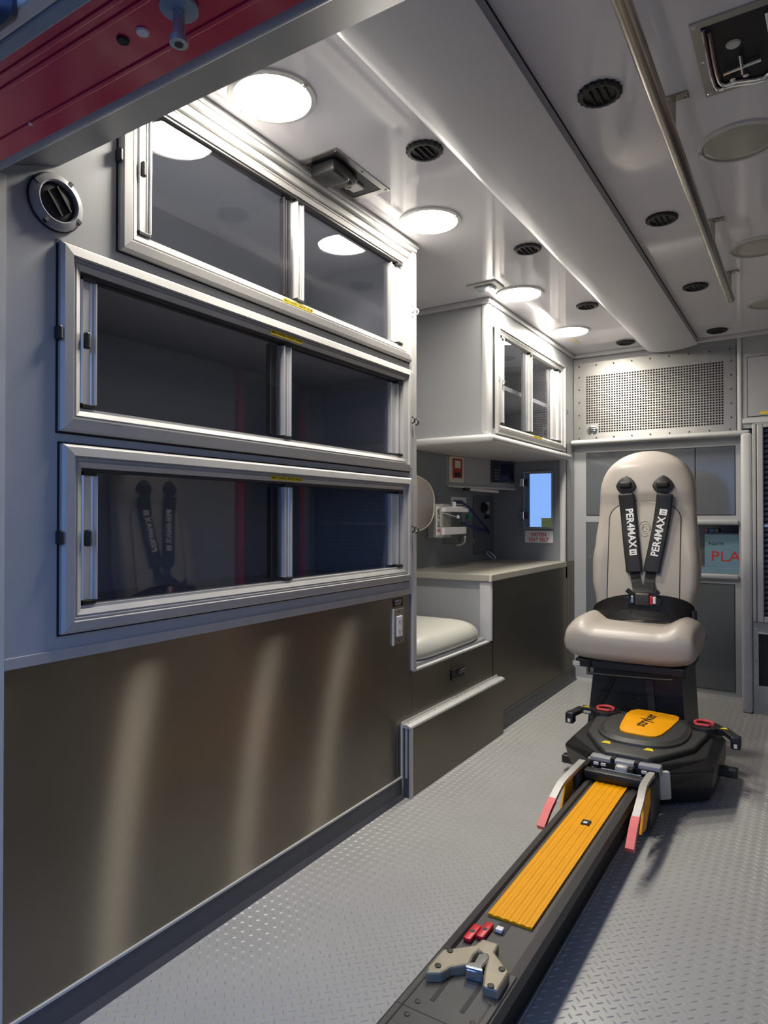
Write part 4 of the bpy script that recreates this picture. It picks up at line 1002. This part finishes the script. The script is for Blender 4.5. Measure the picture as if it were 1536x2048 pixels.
# harness
for s, apx, path, tx, tdir in ((-1, (1252, 972), [(1252, 987), (1257, 1030), (1262, 1085), (1267, 1130), (1268, 1145)], (1262, 1062), -1), (1, (1326, 971), [(1330, 987), (1325, 1030), (1315, 1085), (1305, 1130), (1303, 1145)], (1318, 1067), 1)):
    c = fp(*apx, 0.004)
    pts = []
    for a, r1 in ((90, 0.046), (60, 0.040), (30, 0.040), (0, 0.044), (-30, 0.040), (-70, 0.038), (-110, 0.038), (-150, 0.040), (180, 0.044), (150, 0.040), (120, 0.040)):
        t = math.radians(a); x = c.x+r1*math.cos(t); z = c.z+r1*math.sin(t); pts.append((x, front_y(x-CC, z)+0.002, z))
    an = obj('belt_guide', bevel_all(prism(nb(), pts, (0, -0.016, 0)), 0.004), 'black_plastic', CH, True)
    yq = front_y(c.x-CC, c.z)
    obj('slot', obox(nb(), (c.x, yq-0.016, c.z+0.004), (1, 0, 0), (0, 0, 1), (0, 1, 0), 0.026, 0.014, 0.012, 0.008, 3), 'black_rubber', an, True)
    pp = [fp(x, y, 0.020 if k else 0.016) for k, (x, y) in enumerate(path)]
    pth = smooth_path(pp, 5)
    bs = nb(); strap(bs, pth, (1, 0, 0.15*s), 0.0335, 0.0085); bevel_all(bs, 0.006, 3, 50)
    pad = obj('shoulder_pad', bs, 'belt_pad', CH, True, ang=70)
    e = pp[-1]; wb = smooth_path([e+Vector((0, 0.004, 0.02)), fp(1273 if s < 0 else 1298, 1165, 0.018), at(1277 if s < 0 else 1294, 1186, 'y', 2.955)], 4)
    obj('webbing', strap(nb(), wb, (1, 0, 0), 0.021, 0.0015), 'webbing', CH)
    m0, m1 = fp(*path[1], 0.0305), fp(*path[3], 0.0305); d = (m1-m0).normalized()
    c = (m0+m1)/2
    nrm = Vector((0, -1, 0)); nrm = (nrm-d*nrm.dot(d)).normalized()
    xd = d if s < 0 else -d; yd = nrm.cross(xd)
    c = fp(tx[0], tx[1], 0.031)
    text('lettering', 'PER4MAX', 0.043, c-xd*0.014, xd, yd, 'print_white', pad, 0.0006, 0.93, 0.0012, 1.02)
    bb = c+xd*0.094
    obj('logo_square', obox(nb(), bb, xd, yd, nrm, 0.013, 0.015, 0.0008, 0), 'print_white', pad)
    for dd in (-0.0045, 0.0045): obj('logo_mark', obox(nb(), bb+nrm*0.0012+xd*dd, xd, yd, nrm, 0.0013, 0.008, 0.0006), 'print_black', pad)
bkl = at(1285, 1197, 'y', 2.940)
bu = obj('buckle', box(nb(), bkl.x-0.030, bkl.x+0.030, bkl.y-0.014, bkl.y+0.014, bkl.z-0.028, bkl.z+0.022, 0.007, 3), 'charcoal', CH, True)
obj('release_button', box(nb(), bkl.x+0.031, bkl.x+0.042, bkl.y-0.016, bkl.y+0.010, bkl.z-0.022, bkl.z+0.012, 0.002), 'red_plastic', bu)
obj('tongue', box(nb(), bkl.x+0.043, bkl.x+0.054, bkl.y-0.015, bkl.y+0.006, bkl.z-0.018, bkl.z+0.010, 0.002), 'sign_white', bu)
obj('tongue', box(nb(), bkl.x-0.044, bkl.x-0.033, bkl.y-0.014, bkl.y+0.006, bkl.z-0.018, bkl.z+0.010, 0.002), 'cool_steel', bu)
for s in (-1, 1):
    obj('strap_adjuster', obox(nb(), (bkl.x+s*0.050, bkl.y+0.004, bkl.z+0.022), (1, 0, 0.8*s), (-0.8*s, 0, 1), (0, 1, 0), 0.018, 0.010, 0.006, 0.003), 'black_plastic', CH)
    obj('strap_adjuster', obox(nb(), (bkl.x+s*0.058, bkl.y+0.006, bkl.z-0.012), (1, 0, -0.4*s), (0.4*s, 0, 1), (0, 1, 0), 0.012, 0.016, 0.006, 0.003), 'black_plastic', CH)
lapt = [(1189, 1232, 3.06), (1194, 1222, 3.03), (1215, 1213, 2.99), (1250, 1207, 2.965), (1285, 1208, 2.955), (1325, 1209, 2.965), (1360, 1215, 2.99), (1381, 1224, 3.03), (1387, 1234, 3.06)]
obj('lap_belt', strap(nb(), smooth_path([at(x, y, 'y', d) for x, y, d in lapt], 4), (0, 0, 1), [0.012+0.026*math.sin(math.pi*k/32)**0.5 for k in range(33)], 0.004), 'belt_pad', CH, True, ang=70)
lap2 = [(1192, 1240, 3.05), (1215, 1232, 2.985), (1250, 1228, 2.955), (1285, 1228, 2.945), (1325, 1231, 2.955), (1360, 1236, 2.985), (1383, 1242, 3.05)]
obj('lap_belt', strap(nb(), smooth_path([at(x, y, 'y', d) for x, y, d in lap2], 4), (0, 0.5, 1), 0.026, 0.003), 'black_rubber', CH, True, ang=70)
for s, px in ((-1, 1190), (1, 1386)):
    p = at(px, 1232, 'y', 3.05)
    obj('belt_end', box(nb(), p.x-0.014, p.x+0.014, 3.03, 3.075, p.z-0.05, p.z+0.022, 0.006), 'black_plastic', CH, True)
obj('side_strap', strap(nb(), smooth_path([at(1384, 1228, 'y', 3.08), at(1391, 1240, 'y', 3.06), at(1391, 1262, 'y', 3.02), at(1390, 1300, 'y', 2.99)], 4), (0, 1, 0), 0.02, 0.002), 'webbing', CH)

ch2 = dup(CH, (1.44, 2.22, 0), 'second grey attendant chair, set sideways by the right wall facing the glass cabinets')
ch2.rotation_euler = (0, 0, -math.pi/2)

# ================================================================== COT LOADING RAIL
RX = 0.645
RL = thing('loading_rail', 'charcoal floor rail with long yellow ribbed strip running to the doorway', 'rail', (RX, 1.4, 0))
pr = [(-0.070, 0.0), (-0.082, 0.095), (-0.079, 0.116), (-0.062, 0.120), (-0.058, 0.113), (0.058, 0.113), (0.062, 0.120), (0.079, 0.116), (0.082, 0.095), (0.058, 0.085), (0.052, 0.014), (0.062, 0.012), (0.062, 0.0)]
obj('rail_body', prism(nb(), [(RX+x, 0.64, z) for x, z in pr], (0, 1.55, 0)), 'charcoal', RL)
obj('floor_track', box(nb(), RX-0.075, RX+0.066, 0.60, 2.20, 0.0015, 0.010, 0.002), 'cool_steel', RL)
obj('side_skirt', box(nb(), RX+0.054, RX+0.060, 0.64, 2.19, 0.012, 0.088), 'black_rubber', RL)
ny = 11; prf = []
for k in range(ny*2+1):
    x = -0.048+0.096*k/(ny*2); prf.append((x, 0.1192 if k % 4 in (1, 2) else 0.1178))
prf = prf+[(0.048, 0.1135), (-0.048, 0.1135)]
obj('yellow_strip', prism(nb(), [(RX+x, 1.302, z) for x, z in prf], (0, 0.845, 0)), 'yellow_paint', RL)
obj('yellow_step', prism(nb(), [(RX+x*0.9, 2.149, z+0.002) for x, z in prf], (0, 0.04, 0)), 'yellow_paint', RL)
c = at(1172, 1645, 'z', 0.12)
w1 = obj('sensor_window', box(nb(), c.x-0.011, c.x+0.011, c.y-0.014, c.y+0.014, 0.117, 0.1222, 0.001), 'black_rubber', RL)
obj('sensor_lens', box(nb(), c.x-0.005, c.x+0.005, c.y-0.011, c.y-0.001, 0.1222, 0.1235), 'sign_white', w1)
for px, py in ((945, 1860), (970, 1856)):
    c = at(px, py, 'z', 0.124)
    r_ = obj('release_tab', box(nb(), c.x-0.0085, c.x+0.0085, c.y-0.027, c.y+0.027, 0.1135, 0.1225, 0.003), 'red_plastic', RL, True)
    obj('tab_hole', box(nb(), c.x-0.0045, c.x+0.0045, c.y-0.005, c.y+0.004, 0.1224, 0.1229), 'print_black', r_)
c = at(1003, 1856, 'z', 0.115)
w2 = obj('sensor_window', box(nb(), c.x-0.010, c.x+0.012, c.y-0.020, c.y+0.022, 0.1132, 0.1142), 'black_rubber', RL)
obj('sensor_lens', box(nb(), c.x-0.006, c.x+0.008, c.y-0.018, c.y-0.004, 0.1142, 0.121, 0.001), 'sign_white', w2)
# cast clamp: fork of beige metal round a steel hook
def cz(u, v, z): return at(740+u/3.072, 1720+v/3.072, 'z', z)
Z1 = 0.136
def slab(pts, z_lo, z_hi, bev=0.004):
    p = [cz(u, v, z_hi) for u, v in pts]; bm = prism(nb(), p, (0, 0, z_lo-z_hi)); return bevel_all(bm, bev, 2)
cl = obj('clamp_casting', slab([(445, 545), (500, 540), (640, 520), (690, 480), (795, 512), (768, 568), (858, 685), (788, 800), (690, 770), (700, 680), (722, 590), (672, 552), (640, 580), (610, 640), (500, 655), (440, 690), (345, 690), (352, 650)], 0.113, Z1), 'cast_beige', RL)
obj('clamp_jaw', slab([(345, 690), (440, 690), (500, 655), (512, 668), (450, 722), (330, 740)], 0.113, Z1-0.016, 0.003), 'charcoal', cl)
obj('clamp_jaw', slab([(690, 770), (788, 800), (768, 905), (720, 872), (695, 820)], 0.113, Z1-0.016, 0.003), 'charcoal', cl)
for u, v in ((492, 558), (418, 650), (810, 672), (742, 775)):
    c = cz(u, v, Z1); obj('bolt', lathe(nb(), [(0.0060, 0), (0.0060, 0.0016), (0.004, 0.002)], c, (0, 0, 1), 12), 'print_black', cl)
hk = [cz(690, 570, 0.150), cz(655, 640, 0.150)]
obj('hook_plate', slab([(665, 575), (725, 570), (735, 600), (690, 650), (690, 690), (590, 670), (595, 630), (640, 625)], 0.122, 0.138, 0.002), 'chrome', cl)
obj('hook_face', slab([(588, 640), (692, 668), (692, 682), (588, 655)], 0.1195, 0.141, 0.001), 'cool_steel', cl)
obj('spring_clip', tube(nb(), [cz(660, 715, 0.125), cz(680, 722, 0.122), cz(695, 712, 0.125)], 0.003, 6), 'yellow_paint', cl, True)
# near deck plate, slots, screws
dk = obj('deck_plate', box(nb(), RX-0.076, RX+0.076, 0.66, 1.150, 0.1132, 0.1192, 0.002), 'charcoal_deck', RL)
for u, v in ((430, 800), (610, 870)):
    a = cz(u, v, 0.1195); obj('slot', box(nb(), a.x-0.004, a.x+0.004, a.y-0.03, min(a.y+0.075, 1.145), 0.1191, 0.1197), 'black_rubber', dk)
for u, v in ((293, 868), (228, 946), (630, 1003)):
    a = cz(u, v, 0.1195); obj('screw', lathe(nb(), [(0.005, -0.0005), (0.005, 0.0008), (0.003, 0.0012)], a, (0, 0, 1), 10), 'print_black', dk)
a = cz(300, 930, 0.1195); obj('seam', box(nb(), RX-0.076, RX+0.076, a.y-0.0012, a.y+0.0012, 0.1190, 0.1195), 'black_rubber', dk)

# ================================================================== COT LOADING TROLLEY
TX = 0.667
T = thing('loading_trolley', 'black cot loading trolley with yellow top plate in front of the chair', 'cot loader', (TX, 2.5, 0))
def ring(pts, z): return [(TX+dx, y, z) for dx, y in pts]
def mirror(h): return [(dx, y) for dx, y in h]+[(-dx, y) for dx, y in h[::-1]]
secs = [ring(mirror([(0.085, 2.330), (0.215, 2.445), (0.225, 2.72), (0.15, 2.80)]), 0.010),
        ring(mirror([(0.092, 2.280), (0.235, 2.400), (0.238, 2.73), (0.16, 2.81)]), 0.075),
        ring(mirror([(0.098, 2.235), (0.242, 2.370), (0.240, 2.73), (0.16, 2.81)]), 0.135),
        ring(mirror([(0.094, 2.250), (0.215, 2.395), (0.212, 2.71), (0.15, 2.79)]), 0.166)]
bm = loft(nb(), secs); bevel_all(bm, 0.006, 2, 25)
bdy = obj('body', bm, 'black_plastic', T)
for s in (-1, 1):
    obj('cheek_panel', obox(nb(), (TX+s*0.108, 2.262, 0.100), (s*0.74, 0.67, 0), (0, -0.28, 1), (0.67*s, -0.74, 0), 0.020, 0.050, 0.010, 0.006), 'pale_grey', T, True)
    obj('foot_arm', box(nb(), TX+s*0.235-0.02, TX+s*0.235+0.055*1 if s > 0 else TX-0.235+0.02, 2.565, 2.605, 0.055, 0.085, 0.006) if s > 0 else box(nb(), TX-0.285, TX-0.225, 2.47, 2.51, 0.03, 0.06, 0.006), 'black_plastic', T)
# raised deck, dome and yellow plate
deck = ring(mirror([(0.070, 2.235), (0.110, 2.300), (0.175, 2.420), (0.195, 2.60), (0.150, 2.735)]), 0.160)
bm = prism(nb(), deck, (0, 0, 0.024)); bevel_all(bm, 0.008, 3, 25); obj('top_deck', bm, 'charcoal_deck', T, True)
bm = nb(); secs = []
for k, z in ((1.0, 0.182), (0.98, 0.192), (0.90, 0.197), (0.88, 0.200), (0.86, 0.2005)):
    secs.append([(TX+0.150*k*math.copysign(abs(math.cos(t))**0.8, math.cos(t)), 2.525+0.20*k*math.copysign(abs(math.sin(t))**0.8, math.sin(t)), z) for t in [2*math.pi*i/40 for i in range(40)]])
loft(bm, secs); obj('dome', bm, 'charcoal_deck', T, True, ang=50)
pts = [at(x, y, 'z', 0.206) for x, y in ((1262, 1420), (1275, 1418), (1300, 1421), (1352, 1431), (1359, 1434), (1357, 1440), (1340, 1456), (1324, 1468), (1312, 1472), (1298, 1472), (1250, 1463), (1241, 1459), (1239, 1453), (1243, 1443), (1253, 1426))]
bm = prism(nb(), pts, (0, 0, -0.008)); bevel_all(bm, 0.002, 2, 40); yp = obj('yellow_plate', bm, 'yellow_paint', T, True)
c = at(1292, 1440, 'z', 0.2068)
text('lettering', 'stryker', 0.058, (c.x, c.y, 0.2064), (0.10, 1, 0), (-1, 0.10, 0), 'print_black', yp, 0.0004, 1.0, 0.0008)
# shoulders, release rings and side arms
def arm(a, b, hw, hz, m_, name='side_arm', par=T):
    a, b = Vector(a), Vector(b); d = b-a; return obj(name, obox(nb(), (a+b)/2, d, Vector((0, 0, 1)).cross(d), (0, 0, 1), d.length/2, hw, hz, 0.004), m_, par)
for s, ctr, tip, mid in ((-1, (1211, 1417), (1141, 1425), (1165, 1413)), (1, (1408, 1447), (1472, 1475), (1452, 1459))):
    c = at(*ctr, 'z', 0.198); tp = at(*tip, 'z', 0.190); md = at(*mid, 'z', 0.196)
    obj('shoulder', lathe(nb(), [(0.056, 0.0), (0.060, 0.020), (0.056, 0.034), (0.0, 0.036)], (c.x, c.y, 0.160), (0, 0, 1), 28), 'black_plastic', T, True)
    ln = [(c.x+0.030*math.cos(t), c.y+0.030*math.sin(t), 0.200) for t in [math.radians(-20+220*k/14) for k in range(15)]]
    rr = obj('release_ring', tube(nb(), ln, 0.0055, 8), 'coral_red', T, True)
    obj('ring_bar', tube(nb(), [(c.x-0.028, c.y-0.012, 0.199), (c.x-0.022, c.y-0.026, 0.199), (c.x+0.016, c.y-0.026, 0.199), (c.x+0.020, c.y-0.018, 0.199)], 0.005, 8), 'coral_red', rr, True)
    ar = arm((c.x+s*0.03, c.y, 0.184), (md.x, md.y, 0.186), 0.020, 0.012, 'black_plastic')
    arm((md.x, md.y, 0.188), (tp.x, tp.y, 0.184), 0.016, 0.009, 'black_plastic')
    hk_ = obj('arm_hook', box(nb(), tp.x-0.016, tp.x+0.016, tp.y-0.020, tp.y+0.020, 0.152, 0.194, 0.006), 'black_plastic', T, True)
    obj('hook_mark', box(nb(), tp.x-0.005, tp.x+0.005, tp.y-0.0212, tp.y-0.0199, 0.158, 0.172), 'sign_white', hk_)
    m2 = at(*((1174, 1413) if s < 0 else (1449, 1457)), 'z', 0.199)
    obj('arrow', prism(nb(), [(m2.x-0.014, m2.y-0.008, 0.1985), (m2.x+0.014, m2.y-0.008, 0.1985), (m2.x, m2.y+0.012, 0.1985)], (0, 0, 0.001)), 'yellow_label', T)
    if s < 0: obj('arm_plate', obox(nb(), (md.x+0.012, md.y-0.022, 0.184), (1, 0, 0), (0, 0, 1), (0, 1, 0), 0.026, 0.004, 0.002), 'pale_grey', T)
for px, py in ((1213, 1484), (1298, 1499)):
    m2 = at(px, py, 'z', 0.186); obj('arrow', prism(nb(), [(m2.x-0.016, m2.y-0.010, 0.1845), (m2.x+0.016, m2.y-0.010, 0.1845), (m2.x+0.008, m2.y+0.014, 0.1845), (m2.x-0.008, m2.y+0.014, 0.1845)], (0, 0, 0.0012)), 'yellow_label', T)
for k in range(4):
    m2 = at(1232+k*18, 1478+k*3.2, 'z', 0.186); obj('status_window', box(nb(), m2.x-0.014, m2.x+0.014, m2.y-0.005, m2.y+0.005, 0.1836, 0.1848), ('bench_dark', 'charcoal', 'button_grey', 'shutter_blue')[k], T)
# front hinge bar and latch
obj('hinge_bar', box(nb(), TX-0.108, TX+0.108, 2.205, 2.245, 0.140, 0.170, 0.005), 'header_grey', T, True)
obj('hinge_slot', box(nb(), TX-0.104, TX+0.104, 2.198, 2.206, 0.140, 0.158), 'black_rubber', T)
for dx in (-0.085, -0.062, 0.062, 0.085): obj('hinge_pin', box(nb(), TX+dx-0.008, TX+dx+0.008, 2.194, 2.199, 0.147, 0.156, 0.001), 'sign_white', T)
for dx in (-0.036, 0.036): obj('hinge_gap', box(nb(), TX+dx-0.006, TX+dx+0.006, 2.203, 2.250, 0.146, 0.1735), 'black_rubber', T)
bm = nb(); box(bm, TX-0.022, TX+0.018, 2.172, 2.200, 0.128, 0.165, 0.008, 3); obj('latch', bm, 'lever_grey', T, True)
obj('latch_cheek', box(nb(), TX+0.019, TX+0.034, 2.172, 2.200, 0.125, 0.162, 0.004), 'black_rubber', T)
obj('cross_bar', box(nb(), TX-0.105, TX+0.105, 2.125, 2.165, 0.1235, 0.150, 0.005), 'black_plastic', T, True)
obj('cross_bar_edge', box(nb(), TX-0.060, TX+0.060, 2.160, 2.168, 0.146, 0.151), 'cool_steel', T)
for s in (-1, 1):
    x = 0.546 if s < 0 else TX+0.088
    obj('side_cheek', box(nb(), x-0.014, x+0.014, 2.09, 2.235, 0.02, 0.150, 0.006), 'black_plastic', T, True)
    pth = [(x, 2.17, 0.158), (x, 2.06, 0.160), (x+s*0.008, 1.975, 0.150), (x+s*0.010, 1.905, 0.128)]
    lv = obj('guide_lever', strap(nb(), smooth_path(pth, 4), (1, 0, 0), 0.010, 0.006), 'lever_grey', T)
    obj('lever_tip', strap(nb(), smooth_path([(x+s*0.010, 1.905, 0.128), (x+s*0.012, 1.860, 0.108), (x+s*0.014, 1.815, 0.080)], 4), (1, 0, 0), 0.011, 0.007), 'coral_red', lv)
    ypl = obj('yellow_guide', prism(nb(), [(x+s*0.006, 2.15, 0.148), (x+s*0.006, 2.03, 0.146), (x+s*0.006, 1.965, 0.06), (x+s*0.006, 2.03, 0.05), (x+s*0.006, 2.09, 0.10)], (s*0.006, 0, 0)), 'yellow_paint', T)
    for dy in (2.115, 2.090): obj('guide_hole', lathe(nb(), [(0.005, 0), (0.005, 0.0008)], (x-s*0.0003+(s*0.006), dy, 0.125), (-s, 0, 0), 10), 'print_black', ypl)
